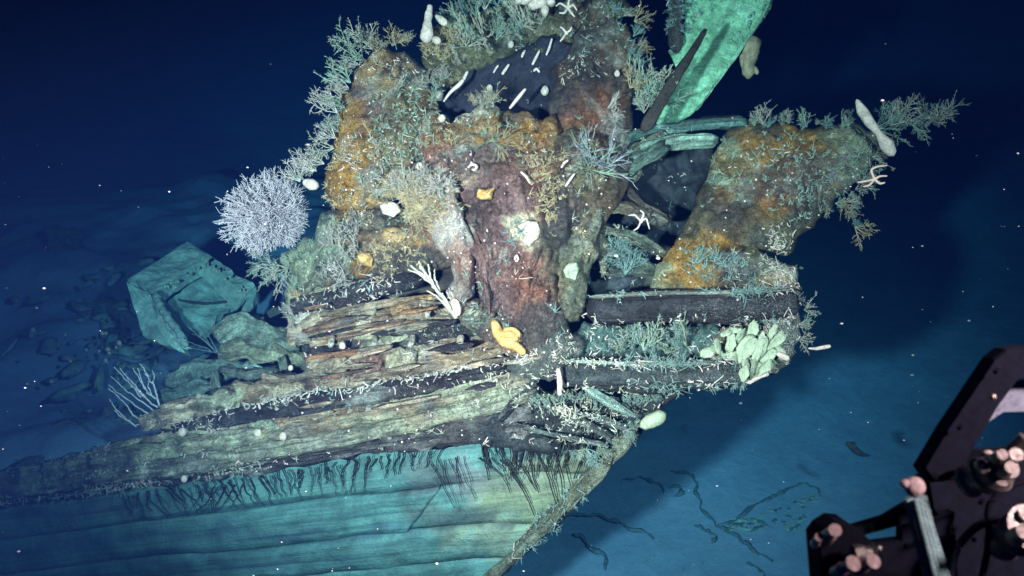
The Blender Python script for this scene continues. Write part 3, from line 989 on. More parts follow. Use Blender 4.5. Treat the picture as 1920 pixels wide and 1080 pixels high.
lump('concretion', [(800, 285), (850, 270), (930, 285), (1010, 280), (1060, 300), (1050, 330), (980, 345), (900, 340), (840, 345), (800, 325)], [(800, 300, 5.72), (1050, 310, 5.55), (920, 340, 5.5)], .10, WR, 'crust',
     (.34, .20, .15), g=3.2, amp=.06, freq=7, seed=59, dens=.7, amount=.8, label='ragged rust coloured shelf across the top of the centre mass')
lump('concretion', [(885, 345), (930, 350), (960, 400), (950, 470), (960, 540), (935, 600), (912, 590), (905, 520), (880, 460), (872, 400)], [(890, 360, 5.5), (940, 590, 5.3), (950, 450, 5.42)], .08, WR, 'crust',
     (.36, .25, .23), g=3.2, amp=.05, freq=8, seed=60, dens=.5, amount=.8, flute=.04, label='drooping pinkish brown lobe of the centre mass')
lump('concretion', [(965, 400), (1020, 400), (1035, 470), (1045, 540), (1050, 590), (1010, 600), (985, 560), (990, 500), (965, 450)], [(980, 410, 5.5), (1040, 590, 5.28), (1000, 500, 5.4)], .08, WR, 'crust',
     (.38, .26, .22), g=3.2, amp=.05, freq=8, seed=61, dens=.5, amount=.8, flute=.03, label='right-hand pinkish lobe of the centre mass beside a dark cleft')
lump('concretion', [(830, 262), (850, 225), (880, 205), (905, 182), (928, 200), (940, 235), (935, 268), (880, 275)], [(840, 250, 5.7), (930, 250, 5.62), (905, 190, 5.85)], .08, WR, 'crust', (.42, .28, .13), g=3, amp=.06, freq=8, seed=62,
     dens=1.0, amount=.8, label='ochre hump with tufts in front of the dark hollow')
lump('concretion', [(930, 262), (945, 228), (975, 212), (1010, 222), (1036, 205), (1050, 245), (1040, 280), (980, 285)], [(940, 250, 5.68), (1040, 250, 5.72), (1000, 215, 5.85)], .08, WR, 'crust', (.42, .27, .12), g=3, amp=.06, freq=8, seed=63,
     dens=1.0, amount=.8, label='second ochre hump under the dark hollow, right of the tufted one')
lump('concretion', [(1030, 260), (1080, 240), (1140, 260), (1185, 300), (1180, 350), (1150, 400), (1120, 440), (1085, 430), (1050, 380), (1030, 330)], [(1040, 300, 5.62), (1170, 320, 5.72), (1110, 420, 5.6)], .10, WR, 'crust',
     (.20, .17, .12), g=3.4, amp=.07, freq=6, seed=64, dens=.9, amount=.8, label='craggy olive brown shoulder joining the centre mass to the hollow')
lump('concretion', [(850, 560), (905, 560), (960, 600), (1010, 600), (1060, 590), (1050, 640), (1000, 668), (940, 655), (900, 630), (870, 610)], [(870, 590, 5.5), (1050, 610, 5.25), (940, 650, 5.3)], .08, WR, 'crust',
     (.26, .22, .20), g=3.2, amp=.06, freq=8, seed=65, dens=1.0, amount=.8, label='rubbly foot of the centre mass resting on the port timbers')
SPLB = [(.52, .44, .34), (.44, .26, .16), (.05, .05, .06), (.60, .58, .48), (.36, .24, .18), (.50, .52, .42), (.07, .07, .08)]
for k in range(46):
    x = random.uniform(575, 985)
    y = random.uniform(575, 790)
    if y > 800 - (x - 600) * .22 or (x > 860 and y < 640):
        continue
    L = random.uniform(35, 130)
    dd = 6.12 - (x - 560) * .0017 - .19 + (y < 640) * .02
    tl = random.uniform(-.04, .04)
    f = lambda q: (x + q, y - q * (.19 + tl), dd - q * .0017)
    beam('broken_plank', [f(-L / 2), f(0), f(L / 2)], [random.uniform(.006, .014), random.uniform(.012, .024), random.uniform(.004, .012)], .03, WR, base=SPLB[k % 7], amp=.010, seed=400 + k, nside=8, dens=.2,
         amount=.25 if SPLB[k % 7][0] > .1 else 0, step=.03)
for k in range(22):
    x0 = 880 + 150 * random.random()
    y0 = 380 + 110 * random.random()
    x1 = 905 + (x0 - 880) * .55 + random.uniform(-10, 10)
    y1 = y0 + random.uniform(60, 130)
    dd = 5.60 - (y0 - 380) * .0012 - .12
    pts_ = [(x0 + (x1 - x0) * t_ + random.uniform(-4, 4), y0 + (y1 - y0) * t_, dd - .0009 * (y1 - y0) * t_ - .11 * math.sin(t_ * 2.5)) for t_ in (0, .33, .66, 1)]
    V, F = blob_path(pts_, [.010, random.uniform(.012, .024), .014, .008], 8, k, .4, nz=18)
    mesh('hanging_strand', V, F, 'crust', WR, paint(V, [(.30, .21, .21), (.36, .25, .21), (.24, .18, .19)][k % 3], .3, k))
# hull end left, mint coloured sheet
lump('concretion', [(520, 480), (590, 440), (640, 430), (650, 480), (620, 510), (560, 540), (545, 590), (535, 540)],
     [(530, 500, 6.35), (640, 440, 6.15)], .1, WR, 'crust', (.40, .56, .44), g=4, amp=.03, freq=4, seed=38, dens=.5, amount=.3, label='mint coloured sheet under the round white coral')
lump('concretion', [(545, 555), (600, 545), (630, 600), (600, 650), (570, 640), (548, 610)], [(550, 560, 6.2), (600, 640, 6.15)], .12, WR, 'crustpale', (.42, .44, .36), g=3.5, amp=.05, seed=39, dens=2.5,
     label='whitish crusted end of the port timbers')

# right-hand wing
lump('bow_wing', [(1372, 240), (1450, 232), (1540, 236), (1605, 228), (1655, 250), (1640, 310), (1590, 360), (1545, 400), (1500, 450), (1480, 480), (1400, 470), (1310, 460), (1260, 470), (1290, 410), (1320, 350), (1340, 290)],
     [(1380, 250, 6.0), (1640, 260, 5.9), (1480, 470, 5.6), (1270, 460, 5.6)], .20, WR, 'crust', (.18, .19, .12), g=3.8, amp=.05, freq=5, seed=51, dens=1.3,
     label='ochre green wing of planking jutting to the right')
lump('bow_wing', [(1214, 552), (1235, 490), (1265, 455), (1330, 440), (1400, 455), (1450, 480), (1490, 500), (1500, 550), (1400, 556)],
     [(1220, 550, 5.45), (1490, 520, 5.35), (1320, 450, 5.6)], .20, WR, 'crust', (.27, .28, .16), g=3.8, amp=.035, freq=5, seed=52, dens=.8,
     label='ochre dome with the shade of a hole painted on, resting on the upper right timber')
lump('bow_wing', [(1130, 300), (1230, 262), (1330, 270), (1345, 320), (1300, 400), (1260, 460), (1230, 540), (1110, 550), (1080, 500), (1100, 420)],  # thin sheet painted dark for the shade inside the hollow
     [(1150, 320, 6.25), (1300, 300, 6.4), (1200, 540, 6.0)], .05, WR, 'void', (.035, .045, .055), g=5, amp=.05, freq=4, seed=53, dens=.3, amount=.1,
     label='hollow between the centre mass and the wing, its shade painted dark')
for i, (pa, hh, base) in enumerate([
        ([(1090, 400, 5.75), (1150, 385, 5.7), (1250, 420, 5.7)], .035, (.2, .2, .15)),
        ([(1110, 425, 5.7), (1180, 440, 5.65), (1245, 480, 5.6)], .035, (.16, .24, .2)),
        ([(1130, 520, 5.7), (1130, 450, 5.7), (1100, 390, 5.7)], .03, (.3, .34, .26)),
        ([(1170, 350, 5.8), (1210, 390, 5.75), (1260, 410, 5.7)], .03, (.15, .15, .14)),
        ([(1080, 560, 5.45), (1080, 500, 5.5), (1100, 450, 5.55), (1120, 380, 5.6)], .05, (.28, .33, .26)),
        ([(1120, 505, 5.8), (1180, 498, 5.8), (1235, 510, 5.8)], .05, (.10, .16, .16)),
        ([(1180, 340, 5.8), (1190, 290, 5.85), (1250, 250, 6.0)], .05, (.22, .30, .24))]):
    beam('broken_timber', pa, hh, .04, WR, base=base, amp=.02, seed=60 + i, dens=1.5, amount=.2, step=.03, nside=12)

# timbers that jut to the right
beam('deck_beam', [(1100, 582, 5.25), (1250, 578, 5.22), (1400, 576, 5.2), (1496, 566, 5.2)], [.085, .095, .085], .13, WR, base=(.055, .062, .07), amp=.018, seed=71, dens=1.1, amount=.0, nside=22,
     label='upper dark timber jutting right, edged in white')
beam('edge_board', [(1105, 557, 5.16), (1250, 549, 5.14), (1400, 548, 5.12), (1490, 540, 5.1)], .012, .08, WR, base=(.45, .55, .47), amp=.010, seed=72, dens=1.5, amount=.0, nside=12, step=.03)
beam('deck_beam', [(1050, 700, 5.15), (1180, 702, 5.12), (1300, 704, 5.1), (1400, 702, 5.1)], [.07, .085, .07], .12, WR, base=(.08, .105, .11), amp=.02, seed=73, dens=1.5, amount=.0, nside=22,
     label='lower dark timber jutting right')
beam('edge_board', [(1040, 676, 5.06), (1180, 682, 5.05), (1300, 682, 5.04), (1350, 680, 5.04)], .011, .08, WR, base=(.36, .52, .46), amp=.012, seed=74, dens=1.5, amount=0, nside=12, step=.03)
lump('concretion', [(1090, 600), (1200, 606), (1340, 602), (1380, 640), (1340, 690), (1200, 690), (1080, 680), (1060, 640)], [(1100, 640, 5.4), (1350, 640, 5.35)], .12, WR, 'crust', (.13, .24, .22), g=4,
     amp=.06, freq=6, seed=75, dens=1.0, amount=0, label='blue green growth between the two right-hand timbers')
lump('concretion', [(1440, 490), (1495, 500), (1502, 560), (1498, 640), (1470, 690), (1400, 715), (1330, 735), (1310, 690), (1350, 620), (1420, 600)], [(1450, 520, 5.35), (1340, 710, 5.2)], .16, WR, 'crustpale',
     (.30, .34, .27), g=3.6, amp=.05, freq=6, seed=76, dens=2.0, amount=.2, label='knobbly pale end where the right-hand timbers meet')
lump('concretion', [(985, 610), (1060, 600), (1100, 640), (1080, 700), (1000, 720), (950, 690), (960, 650)], [(1000, 640, 5.3), (1080, 690, 5.2)], .12, WR, 'crust', (.11, .15, .155), g=4, amp=.05, seed=77, dens=1.0, amount=.3,
     label='grey blue knot where the port and right-hand timbers join')
lump('concretion', [(960, 730), (1100, 730), (1240, 735), (1290, 740), (1240, 765), (1180, 800), (1110, 850), (980, 850), (860, 830), (900, 780)], [(1000, 780, 5.45), (1200, 780, 5.3), (900, 820, 5.5)], .1, WR, 'crust',
     (.075, .095, .10), g=4, amp=.06, freq=6, seed=78, dens=1.0, amount=.1, label='dark tangled underside of the right-hand timbers')
for i, (pa, hh, base) in enumerate([
        ([(1095, 724, 5.1), (1145, 755, 5.05), (1193, 783, 5.02)], .022, (.38, .62, .54)),
        ([(1000, 750, 5.25), (1090, 790, 5.2), (1150, 825, 5.15)], .018, (.14, .18, .17)),
        ([(960, 795, 5.2), (1060, 822, 5.15), (1140, 835, 5.1)], .016, (.22, .29, .28)),
        ([(1050, 765, 5.2), (1120, 785, 5.15), (1180, 810, 5.1)], .02, (.15, .20, .19)),
        ([(935, 790, 5.3), (975, 740, 5.25), (1010, 715, 5.2)], .02, (.12, .15, .16))]):
    beam('broken_timber', pa, hh, .03, WR, base=base, amp=.006 if i == 0 else .015, seed=80 + i, dens=.0 if i == 0 else 2.0, amount=0, step=.03, nside=12,
         label='clean teal board end poking out below the timbers' if i == 0 else None)

# the green panel and what surrounds it, upper right
PANEL = [P(1283, -60, 7.1), P(1460, -60, 7.0), P(1446, 20, 7.0), P(1300, 215, 6.75)]
lump('green_panel', [(1283, -80), (1462, -80), (1446, 18), (1302, 212), (1262, 236), (1225, 250), (1240, 200), (1268, 130), (1254, 95), (1283, 60)],
     [(1270, -60, 7.1), (1440, 0, 7.0), (1250, 230, 6.6)], .03, WR, 'green', (.34, .72, .44), g=3.5, amp=.012, freq=6, seed=91, dens=.25, amount=0, jit=1.5, rim=.25, label='bright green copper panel leaning at upper right')
beam('edge_strip', [(1455, -60, 6.92), (1440, 18, 6.88), (1372, 115, 6.78), (1304, 208, 6.68)], .012, .02, WR, mat='green', base=(.30, .60, .40), amp=.008, seed=97, dens=.6, amount=0, nside=10)
for k in range(26):
    t_ = k / 25
    x = 1440 - 20 * random.random() - t_ * 130 + (0 if t_ > .2 else 0)
    y = 14 + t_ * 190 - random.random() * 8
    V, F = ellipsoid(P(x - 6, y, 6.9 - .2 * t_), np.eye(3) * random.uniform(.006, .014), 7, 4, k, .3)
    mesh('rivet', V, F, 'coral_teal', WR)
beam('pole', [(1322, 56, 6.2), (1285, 120, 6.1), (1245, 180, 6.0), (1205, 245, 5.9)], [.018, .035, .04], .035, WR, mat='void', base=(.045, .04, .035), amp=.008, seed=92, dens=.2, amount=0, nside=12,
     label='dark pole leaning in front of the green panel')
beam('post', [(1262, -60, 6.9), (1266, 20, 6.85), (1268, 100, 6.8)], .045, .05, WR, base=(.13, .12, .11), amp=.02, seed=93, dens=1.5, amount=0, label='brown post on the left of the green panel')
beam('ledge_timber', [(1170, 262, 6.0), (1250, 243, 6.1), (1330, 232, 6.15), (1395, 228, 6.2)], [.05, .045, .03], .10, WR, base=(.17, .34, .30), amp=.022, seed=94, dens=1.0, amount=0)
beam('ledge_timber', [(1180, 285, 5.9), (1235, 268, 5.95), (1345, 262, 6.0)], [.035, .045, .04], .07, WR, base=(.42, .66, .52), amp=.014, seed=95, dens=.4, amount=0, label='face of the ledge timber with its lit pale green painted on')  # lit look painted in: paler than the ledge timber beside it
beam('ledge_timber', [(1160, 330, 5.75), (1200, 300, 5.8), (1245, 275, 5.9)], [.06, .05, .04], .07, WR, base=(.22, .36, .30), amp=.03, seed=96, dens=1.5, amount=0)

# black streaks running down the sheathing
def streak(u, v0, v1, lean, seed):
    rg = np.random.default_rng(seed)
    K = 9
    s = np.linspace(0, 1, K)
    vv = v0 + (v1 - v0) * s
    uu = u + lean * (v1 - v0) / .22 * s + np.cumsum(rg.normal(0, .0014, K))
    p = hull_pt(uu, vv) - FW * (.030 + .0 * s)[:, None]
    r = .0042 * (1 - .5 * s) * (.6 + .9 * rg.random())
    V, q = tubes(p[None], r[None], 4)
    return V, q


SX = [(230, 560, 44, .04, .24, .040), (560, 700, 20, .04, .24, .028), (700, 840, 22, .04, .17, .030), (840, 905, 8, .12, .42, .062), (905, 1180, 74, .04, .27, .055), (930, 1110, 10, .15, .55, .10)]
ns = 0
for (xa, xb, n, va, vb, lean) in SX:
    for k in range(n):
        x = xa + (xb - xa) * (k + random.random()) / n
        uu = float(np.interp(x, TX, np.linspace(0, 1, len(TX))))
        ln = vb - va
        V, q = streak(uu, va + random.random() * .04 - .03, va + ln * (.45 + .65 * random.random()), lean * (.9 + .25 * random.random()), ns)
        mesh('black_streak', V, q.tolist(), 'streak', WR)
        ns += 1
for k in range(9):   # the crossed ones
    x = 400 + 9 * k
    uu = float(np.interp(x, TX, np.linspace(0, 1, len(TX))))
    V, q = streak(uu, .07, .24, .005, 900 + k)
    mesh('black_streak', V, q.tolist(), 'streak', WR)

# ------------------------------------------------------------------ small growth that nobody could count, on the wreck
SP = np.concatenate([s[0] for s in SURF])
SN = np.concatenate([s[1] for s in SURF])
SD = np.concatenate([s[2] for s in SURF])
SPX, SPY, SPD = proj(SP)


def surf_depth(x, y, default=6.0, r=14):
    k = (np.abs(SPX - x) < r) & (np.abs(SPY - y) < r)
    if not k.any():
        return default
    return float(np.percentile(SPD[k], 12))


def pick(n, wgt):
    p = wgt / wgt.sum()
    return RNG.choice(len(SP), n, p=p)


def cluster(scale, s, lo=.08):
    return np.clip(fbm(SP * scale, s, 3) - lo, 0, 1) ** 1.5


def squiggles(name, n, L, r, matn, wgt, label, K=6):
    i = pick(n, wgt)
    p, nr = SP[i], SN[i]
    rn = RNG.normal(size=(n, 3))
    t = np.cross(nr, rn)
    t /= np.linalg.norm(t, axis=1)[:, None]
    b = np.cross(nr, t)
    s = np.linspace(0, 1, K)
    ll = L * .8 * np.exp(RNG.normal(0, .45, n))
    amp = RNG.normal(0, .5, n)
    ph = RNG.random(n) * 6
    cur = amp[:, None] * np.sin(s[None] * (3 + 3 * RNG.random(n))[:, None] + ph[:, None])
    lift = .25 * RNG.random(n)[:, None] * s[None]
    pts = p[:, None] + ll[:, None, None] * (t[:, None] * (s[None, :, None] - .5) + b[:, None] * cur[..., None] + nr[:, None] * lift[..., None]) + nr[:, None] * r * .7
    rad = r * np.exp(RNG.normal(-.1, .35, n))[:, None] * (1 - .5 * np.abs(s - .4))[None]
    V, q = tubes(pts, rad, 4)
    o = mesh(name, V, q.tolist(), matn, WR)
    o['kind'] = 'stuff'
    o['label'] = label


squiggles('worm_tubes', 1100, .036, .0034, 'coral_white', SD * (SPX < 1010) * np.exp(-((SPY - (735 - (SPX - 600) * .17)) / 10) ** 2) + SD * (SPX < 800) * np.exp(-((SPY - (556 - (SPX - 640) * .24)) / 10) ** 2) + SD * (SPX > 1100) * (SPY > 560) * (SPY < 720) * .25, 'white worm tubes along the dark timbers and grooves')
squiggles('worm_tubes', 2300, .026, .0030, 'coral_pale', SD * cluster(2.2, 71), 'countless small pale worm tubes crusting the wreck')
squiggles('worm_tubes', 1000, .032, .0034, 'worm', SD ** 1.5 * cluster(3.0, 75, 0) * np.where((SPX > 1020) & (SPX < 1210) & (SPY < 320), .15, 1), 'larger pinkish white worm tubes in clusters')
squiggles('worm_tubes', 1000, .024, .003, 'coral_teal', SD * cluster(1.8, 79), 'small teal worm tubes')


def tufts(n, size, matn, wgt, label, kids=7):
    i = pick(n, wgt)
    p, nr = SP[i], SN[i]
    N = n * kids
    P0 = np.repeat(p, kids, 0)
    N0 = np.repeat(nr, kids, 0)
    sz = np.repeat(size * (.5 + RNG.random(n)), kids) * (.6 + .6 * RNG.random(N))
    D = N0 * .55 + RNG.normal(size=(N, 3)) * .6 + UP * .15
    D /= np.linalg.norm(D, axis=1)[:, None]
    bd = RNG.normal(size=(N, 3)) * .2
    s = np.linspace(0, 1, 4)
    pts = P0[:, None] + sz[:, None, None] * (D[:, None] * s[None, :, None] + bd[:, None] * (s ** 2)[None, :, None])
    rad = (.0028 * (1 - .5 * s))[None] * np.ones((N, 1))
    V, q = tubes(pts, rad)
    o = mesh('hydroid_tufts', V, q.tolist(), matn, WR)
    o['kind'] = 'stuff'
    o['label'] = label


tufts(1500, .030, 'coral_tan', SD * cluster(1.6, 81) * (SPX < 1100) * (SPY < 560), 'short tan tufts on the left of the wreck')
tufts(800, .028, 'coral_mint', SD * cluster(1.6, 85), 'short mint green tufts over the wreck')
tufts(550, .04, 'coral_teal', SD * cluster(1.6, 88) * (SPX > 950), 'short dark teal tufts on the right of the wreck')
tufts(250, .035, 'coral_pale', SD * cluster(2.0, 91, 0), 'short whitish tufts over the wreck')

# barnacle dots
i = pick(450, SD * (SPX > 200))
Vs, Fs, off = [], [], 0
for k in i:
    V, F = ellipsoid(SP[k] + SN[k] * .004, np.eye(3) * (.004 + .005 * random.random()), 6, 3, 0, 0)
    Vs.append(V)
    Fs += [tuple(a + off for a in f) for f in F]
    off += len(V)
o = mesh('barnacles', np.concatenate(Vs), Fs, 'worm', WR)
tag(o, 'tiny white barnacles dotted over the wreck', kind='stuff')

# ------------------------------------------------------------------ branching corals, one object each
from mathutils import Vector, Matrix


def proto(name, V, q):
    me = bpy.data.meshes.new(name)
    me.from_pydata(V.tolist(), [], q.tolist())
    me.polygons.foreach_set('use_smooth', np.ones(len(me.polygons), bool))
    return me


PROTO = {}
for sp, kw, cnt in [('feather', dict(n0=7, cone=.95, r=.020, levels=3, kids=6, ratio=.42, ang=.8, curl=.3), 4),
                    ('dense', dict(n0=34, cone=1.5, r=.020, levels=3, kids=5, ratio=.40, ang=.7, curl=.2), 2),
                    ('fan', dict(n0=6, cone=1.0, r=.022, levels=3, kids=5, ratio=.5, ang=.6, curl=.15, flat=.12), 3),
                    ('star', dict(n0=18, cone=1.4, r=.018, levels=2, kids=4, ratio=.35, ang=.6, curl=.2), 3)]:
    PROTO[sp] = [bush(100 + 13 * i + len(sp), **kw) for i in range(cnt)]
MESHES = {}


def place(name, sp, var, mat, base, direction, size, label, cat, group=None, roll=None):
    key = (sp, var, mat)
    if key not in MESHES:
        V, q = PROTO[sp][var]
        me = proto(name, V, q)
        me.materials.append(M[mat])
        MESHES[key] = me
    o = bpy.data.objects.new(name, MESHES[key])
    COL.objects.link(o)
    d = Vector(tuple(direction)).normalized()
    rot = d.to_track_quat('Z', 'Y').to_matrix().to_4x4()
    rr = Matrix.Rotation(random.random() * 6.28 if roll is None else roll, 4, 'Z')
    sc = Matrix.Diagonal((size, size, size, 1))
    o.matrix_world = Matrix.Translation(Vector(tuple(base))) @ rot @ rr @ sc
    return tag(o, label, cat, group)


ORD = ['first', 'second', 'third', 'fourth', 'fifth', 'sixth', 'seventh', 'eighth', 'ninth', 'tenth', 'eleventh', 'twelfth', 'thirteenth', 'fourteenth', 'fifteenth', 'sixteenth', 'seventeenth', 'eighteenth']


def row(pts, n, size_px, sp, mats, dirpx, phrase, frm, group, towards=.35, d=None, jit=6, spread=.35):
    pts = np.array(pts, float)
    seg = np.r_[0, np.cumsum(np.linalg.norm(np.diff(pts, axis=0), axis=1))]
    for k in range(n):
        s = seg[-1] * (k + .5) / n
        x = np.interp(s, seg, pts[:, 0]) + random.uniform(-jit, jit)
        y = np.interp(s, seg, pts[:, 1]) + random.uniform(-jit, jit)
        dd = d if d else surf_depth(x, y, 6.1, 18) + .02
        ox, oy = dirpx if not callable(dirpx) else dirpx(k / max(1, n - 1))
        v = RT * (ox + random.uniform(-spread, spread)) - UP * (oy + random.uniform(-spread, spread)) - FW * (towards + random.uniform(-.2, .2))
        sz = size_px * random.choice([.55, .8, 1.0, 1.15, 1.4]) * random.uniform(1.0, 1.25) * dd / FPX
        sq_ = sp
        if sp == 'feather' and random.random() < .3:
            sq_ = 'fan'
        m = mats[k % len(mats)]
        word = {'coral_white': 'white', 'coral_pale': 'pale', 'coral_mint': 'mint green', 'coral_tan': 'tan', 'coral_blue': 'bluish white', 'coral_teal': 'dark teal'}[m]
        kind = {'feather': 'branching', 'dense': 'dense bushy', 'fan': 'flat fan-like', 'star': 'star-shaped'}[sp]
        lab = f'{word} {kind} coral, {ORD[k]} from the {frm} {phrase}'
        if len(lab.replace('-', ' ').split()) > 15:
            lab = f'{ORD[k]} {word} coral from {frm}, {phrase}'.replace('along the edge of ', '')
        place('branching_coral' if sp != 'star' else 'star_coral', sq_, random.randrange(len(PROTO[sq_])), m, P(x, y, dd), v, sz,
              lab, 'coral', group)


row([(700, 88), (660, 140), (642, 190), (634, 240), (622, 290), (590, 328)], 16, 46, 'feather', ['coral_pale', 'coral_mint', 'coral_white'], (-.9, -.35), 'along the left edge of the ochre column', 'top', 'corals edging the ochre column')
row([(690, 92), (775, 85)], 7, 36, 'feather', ['coral_pale', 'coral_tan'], (0, -1), 'on top of the ochre column', 'left', 'corals on top of the ochre column')
row([(795, 140), (812, 210), (790, 290), (755, 350)], 7, 32, 'feather', ['coral_pale', 'coral_mint'], (.2, -.3), 'down the right side of the ochre column', 'top', 'corals right of the ochre column', towards=.8)
row([(700, 110), (740, 170), (710, 240), (700, 310)], 4, 32, 'feather', ['coral_tan', 'coral_pale'], (-.1, -.4), 'on the face of the ochre column', 'top', 'corals on the ochre column face', towards=.9)
row([(835, 60), (880, 30), (930, 12), (990, 10), (1050, 0)], 12, 56, 'feather', ['coral_mint', 'coral_pale', 'coral_teal'], (-.1, -1), 'along the crest at the top of the wreck', 'left', 'corals on the crest')
row([(850, 100), (900, 80), (960, 60), (1020, 50)], 10, 46, 'feather', ['coral_mint', 'coral_pale'], (-.1, -.5), 'below the crest above the dark hollow', 'left', 'corals below the crest', towards=.8)
row([(800, 155), (850, 125), (880, 110)], 5, 26, 'feather', ['coral_white'], (-.3, -.4), 'on the upper left lip of the dark hollow', 'left', 'corals on the lip of the hollow', towards=.8)
row([(1140, 20), (1185, 45), (1195, 110), (1180, 170)], 9, 30, 'feather', ['coral_teal', 'coral_pale', 'coral_tan'], (.7, -.5), 'along the right edge of the dark brown mass', 'top', 'corals edging the dark brown mass')
row([(1180, 165), (1210, 200), (1235, 180), (1205, 225)], 7, 52, 'feather', ['coral_pale', 'coral_mint'], (.2, -.6), 'in the bushy clump left of the leaning pole', 'top', 'coral clump beside the pole', towards=.5, d=6.2)
row([(1140, 200), (1160, 250)], 4, 30, 'feather', ['coral_white'], (.5, -.1), 'on the rust red bulge', 'top', 'corals on the red bulge', towards=.8)
row([(1400, 236), (1470, 236), (1540, 240), (1600, 235)], 11, 24, 'feather', ['coral_mint', 'coral_pale', 'coral_teal'], (0, -1), 'along the top edge of the right wing', 'left', 'corals on top of the wing')
row([(1640, 240), (1680, 232), (1720, 228), (1755, 222)], 12, 44, 'feather', ['coral_mint', 'coral_teal', 'coral_pale'], (.8, -.35), 'on the twig reaching right from the wing tip', 'left', 'corals on the outreaching twig', d=5.85, spread=.7)
row([(1640, 290), (1615, 340), (1580, 375), (1545, 400)], 9, 26, 'feather', ['coral_pale', 'coral_mint'], (.6, .2), 'down the right edge of the wing', 'top', 'corals on the wing edge')
row([(1575, 385), (1600, 400), (1605, 425)], 5, 40, 'feather', ['coral_tan', 'coral_teal'], (.5, .7), 'in the tuft hanging under the wing', 'top', 'corals hanging under the wing', d=5.7)
row([(1350, 250), (1400, 300), (1340, 350), (1320, 400)], 4, 24, 'feather', ['coral_mint', 'coral_pale'], (-.1, -.3), 'on the left part of the wing face', 'top', 'corals on the wing face', towards=1.0)
row([(1590, 260), (1570, 320), (1530, 370)], 5, 26, 'feather', ['coral_pale', 'coral_blue'], (0, -.1), 'in the pale band of the wing', 'top', 'corals in the pale band of the wing', towards=1.0)
row([(560, 345), (575, 330), (600, 320)], 4, 34, 'feather', ['coral_white', 'coral_pale'], (-.6, -.6), 'between the ochre column and the round white coral', 'left', 'corals at the foot of the ochre column', d=6.1)
row([(480, 470), (510, 500), (545, 510), (600, 500)], 8, 38, 'feather', ['coral_pale', 'coral_mint'], (-.6, .3), 'under the round white coral', 'left', 'corals under the round coral', d=6.2)
row([(610, 470), (650, 440), (690, 410), (640, 520), (600, 520)], 8, 34, 'feather', ['coral_white', 'coral_pale'], (-.2, -.3), 'on the ledge left of the cream shelf', 'right', 'corals on the ledge', towards=.9)
row([(555, 570), (560, 620), (590, 650)], 6, 24, 'feather', ['coral_white', 'coral_pale'], (-.7, .1), 'on the crusted left end of the port timbers', 'top', 'corals on the timber ends', towards=.6)
row([(1075, 255), (1110, 290), (1150, 300), (1090, 330)], 5, 44, 'star', ['coral_mint', 'coral_blue'], (0, -.2), 'on the brown mass under the red bulge', 'top', 'star corals on the brown mass', towards=1)
row([(900, 260), (950, 275), (1000, 265), (870, 280)], 5, 30, 'star', ['coral_mint', 'coral_tan'], (0, -.4), 'along the upper lip of the centre mass', 'left', 'star corals on the centre mass', towards=.8)
row([(880, 200), (910, 195), (935, 200)], 4, 34, 'feather', ['coral_tan', 'coral_pale'], (0, -1), 'on the ochre hump under the dark hollow', 'left', 'corals on the ochre hump', towards=.5)
row([(1000, 735), (1060, 735), (1120, 735), (1180, 738), (1250, 738)], 13, 32, 'feather', ['coral_teal', 'coral_mint'], (0, 1), 'hanging from the lower right-hand timber', 'left', 'corals hanging under the timber', d=5.15)
row([(1130, 665), (1180, 650), (1240, 660), (1300, 655)], 8, 44, 'feather', ['coral_teal', 'coral_mint'], (0, -.8), 'between the two right-hand timbers', 'left', 'corals between the timbers', d=5.15)
row([(1060, 840), (1110, 840), (1150, 820), (1185, 800)], 8, 28, 'feather', ['coral_teal', 'coral_mint'], (.5, .3), 'around the head of the stem post', 'left', 'corals round the stem head', d=5.05)
row([(1130, 500), (1190, 480), (1170, 530)], 5, 44, 'feather', ['coral_teal'], (0, -.8), 'in the hollow above the right timbers', 'left', 'corals in the hollow', d=5.75)
row([(1500, 545), (1503, 600), (1495, 650)], 4, 20, 'feather', ['coral_pale'], (.9, 0), 'down the end of the right-hand timbers', 'top', 'corals on the right end', d=5.25)
row([(740, 350), (790, 335), (835, 350)], 6, 26, 'dense', ['coral_white'], (0, -.5), 'on top of the frosted arch', 'left', 'corals on the arch', towards=.8)
row([(790, 560), (815, 570)], 2, 30, 'feather', ['coral_pale'], (.2, .4), 'beside the foot of the frosted arch', 'left', 'corals at the arch foot', towards=.5)

place('branching_coral', 'feather', 1, 'coral_mint', P(1502, 606, 5.25), RT, .085, 'tiny green coral sprig standing off the right end of the timbers', 'coral')


